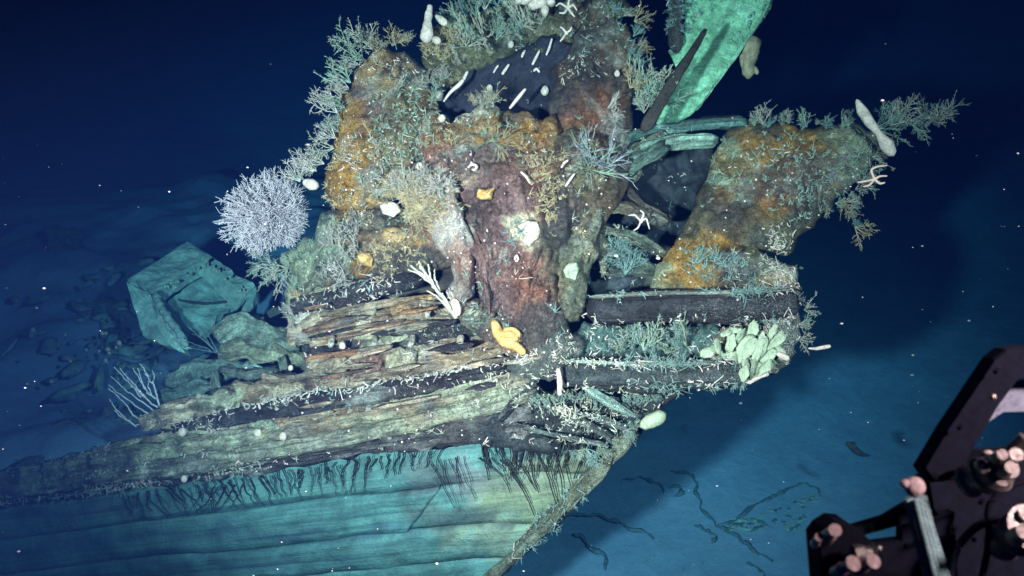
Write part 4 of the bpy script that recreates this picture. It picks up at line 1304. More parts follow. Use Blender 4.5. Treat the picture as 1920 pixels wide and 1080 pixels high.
def ball_coral():
    """the round white coral on the left: dense twigs radiating over a dome"""
    rg = np.random.default_rng(5)
    c = P(522, 412, 6.25)
    n = 950
    d = rg.normal(size=(n, 3))
    d /= np.linalg.norm(d, axis=1)[:, None]
    d = d[(d @ FW < .35) & (fbm(d * 2.6, 12, 3) > -.42)]
    n = len(d)
    ext = .27 + .12 * np.clip((-d @ RT) * 1.0 + (d @ UP) * .6, -.8, 1.2)
    ext = ext * (.86 + .18 * rg.random(n)) * (1 + .30 * fbm(d * 1.8, 4, 3))
    K = 5
    s = np.linspace(0.12, 1, K)
    pts = c + ext[:, None, None] * (d[:, None] * s[None, :, None]) + rg.normal(0, .006, (n, K, 3))
    V0, q0 = tubes(pts, (.0034 * (1.15 - .5 * s))[None] * np.ones((n, 1)))
    Vs, Qs = [V0], [q0]
    off = len(V0)
    m = 14
    t = .55 + .45 * rg.random((n, m))
    o = c + (ext[:, None] * t)[..., None] * d[:, None]
    dr = d[:, None] * .7 + rg.normal(size=(n, m, 3)) * .55
    dr /= np.linalg.norm(dr, axis=2)[..., None]
    L = .040 * (.5 + rg.random((n, m)))
    s2 = np.linspace(0, 1, 3)
    pt = (o[:, :, None] + L[..., None, None] * dr[:, :, None] * s2[None, None, :, None]).reshape(-1, 3, 3)
    V1, q1 = tubes(pt, (.0030 * (1 - .4 * s2))[None] * np.ones((len(pt), 1)))
    Vs.append(V1)
    Qs.append(q1 + off)
    ob = mesh('branching_coral', np.concatenate(Vs), np.concatenate(Qs).tolist(), 'coral_ball')
    tag(ob, 'big round bush of dense white branching coral on the far left of the wreck', 'coral')


ball_coral()


def sea_fan(cx, cy, d, size, tips, mat, label, r=.006, curve=.25):
    """a fan of long upright twigs: fork points run along a curved base arm"""
    rg = np.random.default_rng(int(cx))
    Vs, Qs, off = [], [], 0

    def add(pts, r0):
        nonlocal off
        pts = np.array(pts)
        K = len(pts)
        V, q = tubes(pts[None], (r0 * (1 - .45 * np.linspace(0, 1, K)))[None], 5)
        Vs.append(V)
        Qs.append(q + off)
        off += len(V)
    for (path, rr) in tips:
        pp = np.array([P(x, y, d + rg.normal(0, .015)) for x, y in path])
        t = np.linspace(0, 1, len(pp))
        tn = np.linspace(0, 1, len(pp) * 4)
        q = np.stack([np.interp(tn, t, pp[:, i]) for i in range(3)], 1)
        for _ in range(3):
            q[1:-1] = (q[:-2] + 2 * q[1:-1] + q[2:]) / 4
        q[1:-1] += rg.normal(0, .003, q[1:-1].shape)
        add(q, r * rr)
    o = mesh('sea_fan', np.concatenate(Vs), np.concatenate(Qs).tolist(), mat)
    tag(o, label, 'sea fan')


sea_fan(280, 760, 6.75, 1, [
    ([(278, 805), (292, 780), (300, 765)], 1.4), ([(300, 768), (280, 785), (256, 800), (240, 790), (215, 770)], 1.3), ([(300, 768), (294, 740), (285, 718), (272, 700)], 1.3),
    ([(285, 780), (262, 765), (240, 750), (204, 722)], 1), ([(270, 790), (250, 780), (240, 762), (213, 735), (203, 728)], 1), ([(296, 764), (270, 745), (240, 715), (214, 688)], 1),
    ([(283, 755), (250, 720), (225, 690)], 1), ([(292, 748), (275, 735), (262, 705), (258, 690)], 1), ([(286, 720), (290, 705), (286, 695)], .9), ([(265, 745), (245, 722), (236, 700)], .9),
    ([(256, 800), (232, 782), (215, 765), (206, 748)], .9), ([(288, 770), (268, 755), (232, 728), (208, 706)], .9), ([(279, 740), (266, 718), (250, 690)], .9), ([(281, 712), (270, 690), (262, 682)], .8),
    ([(284, 742), (278, 722), (279, 706)], .8)], 'coral_blue', 'tall pale blue sea fan with long upright twigs at lower left', .0075)
sea_fan(400, 640, 7.6, 1, [
    ([(410, 662), (385, 640), (352, 612)], 1), ([(408, 660), (392, 630), (378, 608)], .9), ([(405, 662), (380, 650), (350, 640)], .9), ([(400, 655), (375, 630), (360, 626)], .7),
    ([(395, 648), (380, 625), (366, 606)], .7), ([(398, 660), (372, 655), (356, 652)], .7)], 'coral_teal', 'thin dark sea fan in front of the sunken square frame', .005)
sea_fan(860, 560, 5.45, 1, [
    ([(855, 596), (835, 565), (812, 535), (790, 500)], 1.9), ([(850, 590), (822, 545), (800, 520), (770, 498)], 1.6), ([(815, 540), (805, 515), (803, 495)], 1.2), ([(810, 532), (788, 515), (765, 505)], 1.2),
    ([(845, 585), (825, 560), (800, 545)], 1.2), ([(803, 520), (790, 505), (785, 490)], 1.1), ([(826, 552), (815, 520), (815, 505)], 1.1)], 'coral_pale', 'pale pinkish sprig of straight twigs leaning on the port timbers', .008)

# ------------------------------------------------------------------ sponges, worms and other single animals


def blob(name, path, radii, mat, label, cat, seed=0, amp=.12, flat=.8, sides=12, parent=None, group=None, nz=30):
    V, F = blob_path(path, radii, sides, seed, amp, flat, nz=nz)
    o = mesh(name, V, F, mat, parent)
    return tag(o, label, cat, group) if parent is None else o


def sd(x, y, off=.03, default=6.0):
    return surf_depth(x, y, default, 16) - off


blob('sponge', [(1606, 186, 5.55), (1616, 208, 5.55), (1632, 232, 5.55), (1648, 250, 5.55), (1662, 272, 5.55), (1676, 292, 5.55)], [.012, .034, .030, .020, .045, .026], 'sponge_white',
     'long white bone-shaped sponge crossing the tip of the right wing', 'sponge', 3, .08)
t = thing('sponge', P(955, 660, 5.15), 'yellow cup-shaped sponge with a drooping tail on the port timbers', 'sponge')
V, F = ellipsoid(P(956, 630, 5.18), [RT * .075, UP * .050, FW * .05], 20, 14, 4, .10)
mesh('cup', V, F, 'sponge_yellow', t)
V, F = blob_path([(925, 600, 5.2), (934, 625, 5.18), (950, 642, 5.15), (968, 648, 5.13), (985, 664, 5.12)], [.02, .035, .04, .025, .022], 12, 5, .12)
mesh('tail', V, F, 'sponge_yellow', t)
V, F = blob_path([(944, 618, 5.125), (962, 616, 5.115), (974, 626, 5.11), (966, 638, 5.11), (948, 636, 5.12)], [.010, .014, .014, .014, .010], 9, 6, .1)
mesh('lip', V, F, 'sponge_yellow', t)
blob('sponge', [(568, 340, 6.0), (584, 346, 5.98), (598, 350, 6.0)], [.02, .04, .025], 'sponge_white', 'white almond-shaped sponge between round coral and ochre column', 'sponge', 10, .06)
blob('sponge', [(806, 8, 6.15), (802, 40, 6.12), (800, 70, 6.1), (797, 80, 6.1)], [.02, .03, .045, .03], 'sponge_white', 'upright white finger sponge at the top left of the crest', 'sponge', 11, .25)
blob('sponge', [(816, 28, 6.1), (828, 38, 6.08), (838, 46, 6.08)], [.01, .028, .022], 'sponge_white', 'white leaf-like sponge right of the upright white finger', 'sponge', 12, .1)
blob('sponge', [(812, 72, 6.1), (820, 76, 6.08), (826, 80, 6.08)], [.018, .03, .022], 'sponge_white', 'round white sponge at the foot of the upright white finger', 'sponge', 13, .1)
t = thing('sponge', P(1010, 20, 6.3), 'cream lobed sponge at the very top edge of the wreck', 'sponge')
for k, (x, y, rx, ry) in enumerate([(985, -2, .05, .04), (1010, 4, .07, .045), (1030, 2, .05, .04), (972, 2, .03, .025), (1022, 20, .03, .04), (1000, 10, .04, .035)]):
    V, F = ellipsoid(P(x, y, 6.1 + .02 * (k % 3)), [RT * rx, UP * ry, FW * .04], 14, 10, 20 + k, .2)
    mesh('lobe', V, F, 'sponge_white', t)
t = thing('sponge', P(1404, 60, 6.9), 'brown fleshy sponge drooping off the right edge of the green panel', 'sponge')
V, F = blob_path([(1412, 68, 6.9), (1408, 90, 6.88), (1402, 118, 6.86), (1403, 148, 6.86)], [.07, .075, .05, .045], 14, 14, .3)
mesh('body', V, F, 'sponge_tan', t)
for k, pa in enumerate([[(1392, 100, 6.86), (1392, 120, 6.85), (1396, 134, 6.85)], [(1412, 125, 6.86), (1418, 132, 6.85), (1420, 140, 6.85)]]):
    V, F = blob_path(pa, [.025, .02, .015], 10, 15 + k, .2)
    mesh('finger', V, F, 'sponge_tan', t)
# leafy cluster at the right end
t = thing('sponge', P(1410, 700, 5.0), 'cluster of pale green leaf-shaped sponges at the right end of the timbers', 'sponge')
rg = random.Random(4)
mesh('stalk_mass', *ellipsoid(P(1410, 664, 5.08), [RT * .14, UP * .12, FW * .06], 30, 20, 9, .5), 'sponge_green', t)
for k, (x, y, L, ang) in enumerate([(1345, 648, 30, 100), (1370, 642, 24, 80), (1388, 630, 30, 60), (1410, 622, 30, 80), (1400, 655, 40, 60), (1425, 650, 38, 75), (1440, 665, 36, 60), (1455, 640, 30, 40), (1462, 660, 30, 120),
                                    (1415, 685, 34, 70), (1398, 680, 26, 110), (1435, 690, 28, 50), (1375, 620, 22, 10), (1360, 625, 22, 30), (1448, 622, 26, 70), (1330, 660, 24, 30), (1395, 700, 24, 80), (1420, 705, 24, 20)]):
    a = math.radians(ang)
    d = 5.0 + rg.uniform(-.05, .05)
    ax = (RT * math.cos(a) + UP * math.sin(a)) * (L / 2) * d / FPX * 1.1
    bx = (-RT * math.sin(a) + UP * math.cos(a)) * (L / 4.2) * d / FPX * 1.1
    V, F = ellipsoid(P(x, y, d), [ax * rg.uniform(.9, 1.5), bx * rg.uniform(.8, 1.3) + FW * rg.uniform(-.03, .03), FW * .010 + RT * rg.uniform(-.006, .006)], 18, 14, 40 + k, .38)
    mesh('leaf', V, F, 'sponge_green', t)
blob('sponge', [(1455, 662, 4.98), (1468, 668, 4.97), (1480, 674, 4.97)], [.012, .018, .016], 'sponge_white', 'small white club sponge poking right below the leaf cluster', 'sponge', 50, .1)
blob('sponge', [(1385, 712, 5.02), (1405, 718, 5.0), (1425, 706, 5.0), (1440, 700, 5.0), (1442, 690, 5.0)], [.008, .012, .012, .014, .01], 'sponge_white', 'twisted whitish sponge under the leaf cluster', 'sponge', 51, .2)
blob('sponge', [(1200, 800, 4.98), (1222, 790, 4.98), (1248, 775, 5.0)], [.03, .045, .03], 'sponge_green', 'pale green bulb beside the teal board end', 'sponge', 52, .25)
blob('sponge', [(1046, 690, 4.95), (1050, 715, 4.94), (1049, 742, 4.94)], [.012, .016, .012], 'sponge_white', 'upright whitish stick sponge in front of the lower timber', 'sponge', 53, .1)
blob('sponge', [(850, 560, 5.3), (858, 580, 5.3), (852, 592, 5.3)], [.02, .025, .03], 'anemone', 'pinkish club at the foot of the frosted arch', 'sponge', 56, .2)
for k, (x, y, r_, lab) in enumerate([(822, 180, .03, 'round white sea squirt on the left rim of the dark hollow'), (918, 165, .022, 'round white sea squirt in the middle of the dark hollow'),
                                     (1022, 170, .030, 'round white sea squirt on the right rim of the dark hollow'), (958, 83, .022, 'round white sea squirt above the dark hollow'),
                                     (787, 312, .022, 'round white sea squirt above the frosted arch'), (828, 222, .024, 'cream sea squirt below the dark hollow'),
                                     (642, 648, .022, 'round white sea squirt on the dark gap between port timbers'), (1157, 138, .020, 'round white sea squirt on the dark brown mass'),
                                     (345, 898, .022, 'small white sea squirt on the lowest timber, far left'), (484, 812, .028, 'white sea squirt on the broad green timber, left of its twin'),
                                     (531, 818, .026, 'white sea squirt on the broad green timber, right of its twin'), (342, 810, .03, 'white sea squirt at the left start of the dark groove between timbers'),
                                     (545, 690, .018, 'small white sea squirt on the left debris'), (1600, 650, .0, '')]):
    if r_:
        d = sd(x, y, .02)
        V, F = ellipsoid(P(x, y, d), [RT * r_, UP * r_ * 1.15, FW * r_], 14, 10, 60 + k, .15)
        tag(mesh('sea_squirt', V, F, 'sponge_white'), lab, 'sea squirt')

def patch(outline, off, mat, label, seed, T=.03):
    cx = sum(p[0] for p in outline) / len(outline)
    cy = sum(p[1] for p in outline) / len(outline)
    d = sd(cx, cy, off)
    o = lump('sponge', outline, [(cx - 30, cy, d), (cx + 30, cy, d), (cx, cy + 30, d)], T, None, mat, g=2.2, amp=.022, freq=9, seed=seed, dens=0, jit=5, back=1.5)
    tag(o, label, 'sponge')


patch([(893, 362), (898, 352), (912, 356), (927, 352), (926, 374), (905, 379), (895, 374)], .03, 'sponge_yellow', 'small yellow square-edged sponge on the brown centre mass', 201)
patch([(668, 480), (680, 472), (697, 476), (704, 488), (696, 500), (678, 498)], .03, 'sponge_yellow', 'orange yellow round sponge below the cream shelf', 202)
patch([(968, 424), (985, 416), (1005, 418), (1016, 432), (1012, 450), (992, 462), (976, 450)], .01, 'sponge_white', 'flat white patch of sponge on the right of the brown centre mass', 203, .015)
patch([(712, 385), (728, 378), (748, 384), (752, 398), (736, 408), (716, 400)], .03, 'sponge_white', 'lumpy white sponge under the frosted arch', 204)
patch([(1058, 505), (1070, 488), (1082, 492), (1088, 508), (1076, 522), (1062, 518)], .02, 'sponge_green', 'pale mint patch left of the dark hollow', 205, .02)

# long white worms
WORMS = [
    ([(831, 191), (845, 172), (860, 160), (869, 150), (877, 133)], [.006, .012, .016, .012, .010], 'long white worm lying across the left of the dark hollow'),
    ([(955, 204), (968, 188), (976, 178), (986, 166)], [.008, .013, .012, .009], 'white worm low in the dark hollow'),
    ([(941, 140), (948, 130), (955, 120)], [.010, .012, .008], 'short thick white worm in the middle of the dark hollow'),
    ([(925, 137), (930, 128), (935, 122)], [.006, .008, .006], 'thin white worm just left of the short thick one'),
    ([(978, 108), (981, 100), (985, 94)], [.008, .009, .006], 'short white worm at the top of the dark hollow'),
    ([(998, 122), (1005, 108), (1012, 94)], [.009, .010, .007], 'white worm at the upper right of the dark hollow'),
    ([(1024, 104), (1030, 90), (1035, 72)], [.008, .010, .007], 'white worm on the dark brown mass, uppermost of all'),
    ([(1000, 134), (1006, 128), (1012, 136)], [.008, .010, .008], 'small knotted white worm on the right of the dark hollow'),
    ([(877, 315), (884, 308), (894, 310), (893, 318), (884, 318)], [.007, .009, .009, .009, .006], 'curled white worm shaped like a loop on the centre mass'),
    ([(965, 488), (968, 477), (973, 488), (966, 490)], [.006, .007, .007, .005], 'tiny white loop on the lower centre mass'),
    ([(1052, 315), (1058, 305), (1066, 300)], [.007, .009, .006], 'white worm right of the centre mass, upper'),
    ([(1060, 350), (1070, 335), (1078, 325)], [.007, .009, .006], 'white worm right of the centre mass, lower'),
    ([(976, 322), (986, 330), (994, 344)], [.006, .009, .006], 'slanting pinkish worm on the centre mass'),
    ([(1138, 478), (1150, 477), (1160, 481)], [.008, .014, .008], 'pale slug-like worm in the hollow above the right-hand timbers'),
]
for k, (pa, rr, lab) in enumerate(WORMS):
    d = min(sd(x, y, .025) for x, y in pa[::2])
    blob('tube_worm', [(x, y, d) for x, y in pa], rr, 'worm', lab, 'worm', 70 + k, .1, 1.0, 9, nz=20)


def brittle_star(cx, cy, d, arms, label, mat='anemone', r=.008):
    t = thing('brittle_star', P(cx, cy, d + .02), label, 'brittle star')
    V, F = ellipsoid(P(cx, cy, d), [RT * r * 1.8, UP * r * 1.8, FW * r * 1.4], 10, 8, 1, .1)
    mesh('disc', V, F, mat, t)
    for k, a in enumerate(arms):
        V, F = blob_path([(cx, cy, d)] + [(x, y, d - .01 * (j + 1)) for j, (x, y) in enumerate(a)], [r, r * .9, r * .55], 7, k, .1)
        mesh('arm', V, F, mat, t)


brittle_star(1640, 336, 5.55, [[(1632, 318), (1645, 312), (1664, 310)], [(1650, 330), (1664, 330)], [(1622, 340), (1608, 342)], [(1630, 348), (1618, 350)], [(1650, 345), (1660, 342)]],
             'pink brittle star clinging to the right edge of the wing')
brittle_star(1202, 415, 5.5, [[(1190, 402), (1178, 404)], [(1212, 408), (1218, 430)], [(1196, 428), (1188, 432)], [(1208, 400), (1200, 394)]], 'pale brittle star on the broken timbers in the hollow', 'worm', .007)
brittle_star(1065, 15, 6.0, [[(1050, 5), (1042, 12)], [(1058, 25), (1048, 24)], [(1075, 8), (1082, 20)], [(1072, 25), (1078, 32)], [(1066, 2), (1072, -6)]], 'cream brittle star on the crest beside the lobed sponge', 'sponge_white', .009)
brittle_star(1062, 62, 6.0, [[(1055, 72), (1050, 78)], [(1070, 56), (1072, 50)], [(1056, 54), (1050, 50)]], 'small white brittle star below the crest', 'worm', .008)
blob('fish', [(1515, 653, 4.9), (1530, 654, 4.9), (1545, 651, 4.9), (1558, 649, 4.9)], [.004, .009, .012, .010], 'sponge_white', 'small pale fish swimming off the right end of the wreck', 'fish', 90, .1)

# dark slender fish over the seabed, right
t = thing('fish', P(1605, 845, 7.6), 'dark slender curved fish swimming over the seabed at right', 'fish')
V, F = blob_path([(1586, 828, 7.6), (1596, 836, 7.6), (1608, 848, 7.6), (1620, 853, 7.6), (1632, 854, 7.6)], [.012, .03, .03, .018, .006], 10, 91, .05, .6)
mesh('body', V, F, 'fish', t)
V, F = blob_path([(1596, 828, 7.58), (1602, 830, 7.58), (1604, 842, 7.58)], [.006, .012, .01], 8, 92, .05, .4)
mesh('fin', V, F, 'fish', t)

# ------------------------------------------------------------------ left: sunken square frame, debris


def zd(x, y, z):
    return (CAM_Z - z) / (math.sin(PITCH) + (y - 540) / FPX * math.cos(PITCH))


FR = thing('square_frame', P(350, 600, zd(350, 600, 1.7)), 'teal lit square wooden frame like a hatch lying in the silt left of the wreck', 'hatch frame')


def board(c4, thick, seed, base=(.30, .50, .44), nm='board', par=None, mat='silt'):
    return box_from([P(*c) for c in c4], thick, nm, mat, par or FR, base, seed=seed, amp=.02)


D1 = 8.3
board([(236, 526, 8.35), (350, 452, 8.8), (394, 482, 8.7), (284, 548, 8.2)], .16, 1)
board([(350, 452, 8.8), (366, 462, 8.8), (482, 536, 8.4), (458, 556, 8.3)], .16, 2)
board([(284, 548, 8.19), (293, 590, 8.0), (292, 596, 7.98), (276, 548, 8.2)], .06, 6)
board([(292, 588, 7.98), (297, 586, 7.97), (356, 654, 7.70), (348, 660, 7.70)], .05, 3, (.5, .75, .65))
board([(236, 526, 8.36), (282, 548, 8.2), (348, 664, 7.72), (266, 632, 8.0)], .10, 4, (.34, .56, .50))
board([(306, 566, 8.55), (388, 502, 9.0), (452, 564, 8.75), (368, 640, 8.25)], .08, 5, (.30, .52, .46), 'floor_panel')
board([(286, 549, 8.24), (394, 483, 8.72), (388, 503, 9.0), (306, 567, 8.55)], .03, 8, (.14, .22, .20), 'shaded_inner_wall')  # inner walls painted darker to give the recess its shade
board([(394, 483, 8.72), (458, 556, 8.33), (452, 565, 8.75), (388, 503, 9.0)], .03, 9, (.20, .31, .27), 'shaded_inner_wall')
board([(286, 549, 8.22), (306, 567, 8.55), (368, 640, 8.25), (350, 656, 7.75)], .03, 10, (.12, .19, .18), 'shaded_inner_wall')
board([(466, 545, 8.33), (482, 536, 8.36), (474, 598, 8.1), (440, 612, 8.05)], .1, 7, (.2, .38, .34))
# curved rim inside the frame
V, F = blob_path([(325, 560, 8.62), (350, 566, 8.60), (385, 570, 8.6), (425, 566, 8.68), (450, 556, 8.75)], [.012, .014, .012], 8, 3, .2)
mesh('curved_rim', V, F, 'pole', FR)
V, F = blob_path([(290, 548, 8.1), (300, 572, 7.95), (325, 610, 7.8), (352, 650, 7.68)], [.03, .035, .03], 9, 3, .4)
mesh('crusted_edge', V, F, 'coral_teal', FR)
# knobs on the frame
for k in range(34):
    x, y = random.choice([(300 + 90 * random.random(), 0), (390 + 70 * random.random(), 1)])
    y = 545 - (x - 300) * .62 + random.uniform(-4, 6) if y == 0 else 492 + (x - 390) * .85 + random.uniform(-8, 8)
    V, F = ellipsoid(P(x, y, 8.3), np.eye(3) * random.uniform(.009, .018), 7, 4, k, .2)
    mesh('knob', V, F, 'coral_mint', FR)

# ribbed debris between the frame and the port timbers
DB = thing('timber_debris', P(480, 760, 6.9), 'pale green heap of splintered ribbed timbers between the square frame and the port timbers', 'debris')
for i, (pa, hh, base) in enumerate([
        ([(415, 640, 6.95), (450, 610, 6.9), (520, 640, 6.75), (560, 650, 6.6)], [.08, .10, .06], (.34, .48, .38)),
        ([(410, 665, 6.85), (470, 650, 6.8), (540, 672, 6.65), (575, 680, 6.55)], [.05, .07, .05], (.38, .44, .30)),
        ([(310, 720, 7.1), (370, 700, 7.0), (430, 690, 6.85), (500, 700, 6.7)], [.07, .09, .05], (.28, .46, .40)),
        ([(300, 750, 7.0), (350, 735, 6.9), (400, 722, 6.8)], [.05, .07, .05], (.25, .42, .37)),
        ([(402, 700, 6.75), (408, 730, 6.65), (410, 755, 6.6)], .035, (.45, .6, .5)),
        ([(528, 672, 6.55), (532, 710, 6.45), (528, 740, 6.4)], .035, (.42, .54, .44)),
        ([(520, 740, 6.4), (560, 715, 6.35), (600, 700, 6.3)], .05, (.48, .5, .38)),
        ([(415, 690, 6.8), (470, 708, 6.7), (520, 690, 6.6)], .04, (.2, .26, .22)),
        ([(500, 590, 7.2), (540, 575, 7.1), (565, 572, 7.0)], .03, (.2, .3, .3))]):
    beam('splintered_timber', pa, hh, .06, DB, base=base, amp=.035, seed=120 + i, dens=0, amount=0, step=.03, nside=16)
for k, (x, y) in enumerate([(485, 711), (508, 712)]):
    V, F = ellipsoid(P(x, y, 6.75), np.eye(3) * .035, 12, 8, k, .1)
    tag(mesh('round_stone', V, F, 'sponge_tan'), ['round stone in the dark gap of the debris, left one', 'round stone in the dark gap of the debris, right one'][k], 'stone')
for k, pa in enumerate([[(568, 655), (576, 672), (578, 690)], [(576, 650), (584, 668), (586, 688)]]):
    blob('tube_worm', [(x, y, 6.3) for x, y in pa], [.006, .008, .009], 'worm', ['left of two white stalks hanging off the port timber end', 'right of two white stalks hanging off the port timber end'][k], 'worm', 95 + k, .2, 1, 8)

# faint debris on the far left
def rock(cx, cy, w_, h_, z, seed, label, mat='crust', base=(.16, .24, .22), name='timber_debris', cat='debris'):
    d = zd(cx, cy, z)
    V, F = ellipsoid(P(cx, cy, d), [RT * w_ * d / FPX, UP * h_ * d / FPX, FW * (w_ + h_) * .4 * d / FPX], 30, 20, seed, .5)
    o = mesh(name, V, F, mat, None, paint(V, base, 0, seed))
    tag(o, label, cat)


Vs, Fs, off = [], [], 0
for k in range(150):
    if k < 100:
        x, y = random.gauss(215, 90), random.gauss(650, 75)
    else:
        x = random.uniform(20, 420)
        y = 880 - x * .28 + random.uniform(-45, 0)
    if x > 470 or y < 480:
        continue
    L = random.uniform(4, 20) * (1.8 if random.random() < .15 else 1)
    d = zd(x, y, 1.62)
    a = random.uniform(0, math.pi)
    h1 = (RT * math.cos(a) + np.array([0, 1.0, 0]) * math.sin(a)) * L * d / FPX
    h2 = (-RT * math.sin(a) + np.array([0, 1.0, 0]) * math.cos(a)) * L * random.uniform(.3, .7) * d / FPX
    V, F = ellipsoid(P(x, y, d), [h1, h2, np.array([0, 0, 1.0]) * L * .35 * d / FPX], 12, 7, k, .55)
    Vs.append(V)
    Fs += [tuple(a_ + off for a_ in f) for f in F]
    off += len(V)
V = np.concatenate(Vs)
tag(mesh('rubble', V, Fs, 'silt', None, paint(V, (.17, .27, .26), 0, 3)), 'low rubble of silted wood fragments left of the wreck', kind='stuff')
rock(125, 450, 34, 26, 1.6, 2, 'dark rounded lump far off at upper left')
rock(225, 640, 30, 26, 1.5, 9, 'dim lump of debris left of the square frame', base=(.1, .15, .15))
rock(205, 585, 42, 22, 1.5, 4, 'low silty lump against the left corner of the square frame', base=(.2, .33, .3))
rock(300, 690, 36, 22, 1.5, 5, 'low silty lump under the square frame', base=(.14, .22, .2))
rock(180, 860, 28, 20, 2.0, 6, 'small hump at the left end of the broad green timber', base=(.3, .42, .35))
rock(60, 880, 40, 24, 1.9, 7, 'faint hump on the hull near the left edge of the picture', base=(.24, .36, .32))
rock(150, 800, 46, 14, 1.6, 8, 'low mound of silt behind the left timbers', base=(.2, .3, .28))
blob('branch', [(2, 668, 7.6), (18, 655, 7.6), (32, 636, 7.6)], [.006, .010, .006], 'coral_teal', 'thin pale curved twig at the left edge of the picture', 'twig', 97, .1)
for k, (x, y, r_) in enumerate([(62, 619, 5), (122, 628, 3.5), (192, 625, 4), (198, 625, 4), (224, 643, 5), (218, 651, 3), (202, 655, 5), (205, 662, 3.5), (198, 676, 4), (162, 656, 3), (186, 658, 3), (132, 677, 3.5), (302, 700, 3), (96, 716, 4)]):
    d = zd(x, y, 1.9)
    V, F = ellipsoid(P(x, y, d), np.eye(3) * r_ * d / FPX, 8, 5, k, .3)
    tag(mesh('shell', V, F, 'sponge_white'), 'small white speck-like shell, one of those scattered on the dark silt left of the frame', 'shell', 'white shells on the dark silt at left')

# ------------------------------------------------------------------ seabed clutter on the right


def ground(x, y, lift=.05):
    return zd(x, y, .02 + lift * .4)


STR = [
    ([(1258, 882), (1285, 885), (1302, 900), (1308, 930), (1320, 960), (1342, 988)], .013, 'dark cord winding down the seabed right of the stem'),
    ([(1342, 988), (1380, 975), (1430, 940), (1480, 915), (1510, 906), (1535, 915), (1545, 940)], .013, 'dark cord looping around the pale debris mat on the seabed'),
    ([(1342, 988), (1385, 1005), (1410, 1030), (1440, 1048), (1480, 1062)], .013, 'dark cord trailing to the bottom of the picture'),
    ([(1060, 968), (1110, 966), (1150, 975), (1180, 992), (1215, 1000), (1225, 1012)], .013, 'dark wavy cord on the seabed near the foot of the stem'),
    ([(1165, 900), (1200, 893), (1235, 905), (1245, 925)], .010, 'faint thin cord on the seabed beside the stem shadow'),
    ([(1255, 915), (1275, 912), (1285, 925), (1262, 930)], .012, 'small knot of cord on the seabed'),
    ([(1300, 985), (1330, 995), (1345, 1005), (1335, 1020)], .014, 'short cord end at the junction of the cords'),
    ([(1075, 1000), (1095, 1010), (1110, 1030), (1130, 1035), (1135, 1070)], .012, 'faint cord at the bottom edge right of the hull'),
    ([(1400, 1055), (1425, 1070), (1440, 1085)], .012, 'faint cord at the bottom edge left of the robot arm'),
]
for k, (pa, r_, lab) in enumerate(STR):
    pb = [pa[0]]
    for a_, b_ in zip(pa[:-1], pa[1:]):
        for f_ in (.33, .66):
            pb.append((a_[0] + (b_[0] - a_[0]) * f_ + random.uniform(-5, 5), a_[1] + (b_[1] - a_[1]) * f_ + random.uniform(-4, 4)))
        pb.append(b_)
    pa = pb
    blob('cord', [(x, y, ground(x, y)) for x, y in pa], [r_ * .5, r_ * 1.5, r_, r_ * 1.8, r_ * .8, r_ * 1.3, r_ * .4], 'string', lab, 'cord', 130 + k, 1.0, 1, 8, nz=14)
t = thing('debris_mat', P(1450, 1000, zd(1450, 1000, 0)), 'pale triangular mat of debris pieces lying on the seabed at lower right', 'debris')
for k in range(70):
    u, v = random.random(), random.random()
    if u + v > 1:
        u, v = 1 - u, 1 - v
    x = 1365 + (1535 - 1365) * u + (1500 - 1365) * v
    y = 985 + (915 - 985) * u + (990 - 985) * v + 6
    d = ground(x, y, .02)
    L = random.uniform(.08, .38)
    a = random.uniform(-.6, .9)
    dx, dy = math.cos(a) * L * FPX / d, -math.sin(a) * L * FPX / d * .6
    V, F = blob_path([(x - dx / 2, y - dy / 2, ground(x - dx / 2, y - dy / 2, .02)), (x, y, d), (x + dx / 2, y + dy / 2, ground(x + dx / 2, y + dy / 2, .02))], [.008, .022, .006], 8, k, .6)
    mesh('splinter', V, F, ['coral_teal', 'coral_teal', 'string', 'string'][k % 4], t)

# pebbles and silt lumps on the seabed (uncountable)
Vs, Fs, off = [], [], 0
for k in range(450):
    x, y = random.uniform(-5, 8), random.uniform(4.5, 16)
    if x < -.7:
        continue
    r_ = random.uniform(.006, .018)
    if y < 0:
        continue
    z = .01
    V, F = ellipsoid((x, y, z), np.eye(3) * r_ * [1.2, 1, .6], 6, 3, k % 7, .3)
    Vs.append(V)
    Fs += [tuple(a + off for a in f) for f in F]
    off += len(V)
tag(mesh('gravel', np.concatenate(Vs), Fs, 'coral_teal'), 'fine gravel and shell bits on the seabed', kind='stuff')

# drifting flakes
Vs, Fs, off = [], [], 0
for k in range(230):
    x, y = random.uniform(0, 1920), random.uniform(250, 1080) if random.random() < .8 else random.uniform(0, 1080)
    d = random.uniform(2.6, 8.5)
    c = P(x, y, d)
    if c[2] < .3:
        continue
    r_ = .0018 * math.exp(random.gauss(0, .5)) * d / 3.0
    V, F = ellipsoid(c, np.eye(3) * r_ * [1.4, 1, .8], 6, 3, k % 5, .3)
    Vs.append(V)
    Fs += [tuple(a + off for a in f) for f in F]
    off += len(V)
tag(mesh('drifting_flakes', np.concatenate(Vs), Fs, 'snow'), 'tiny white flakes drifting in the water', kind='stuff')

# ------------------------------------------------------------------ the vehicle's manipulator in the lower right corner
RB = thing('robot_arm', P(1800, 1100, 1.4), 'black manipulator frame of the diving robot with steel fittings in the lower right corner', 'robot arm')


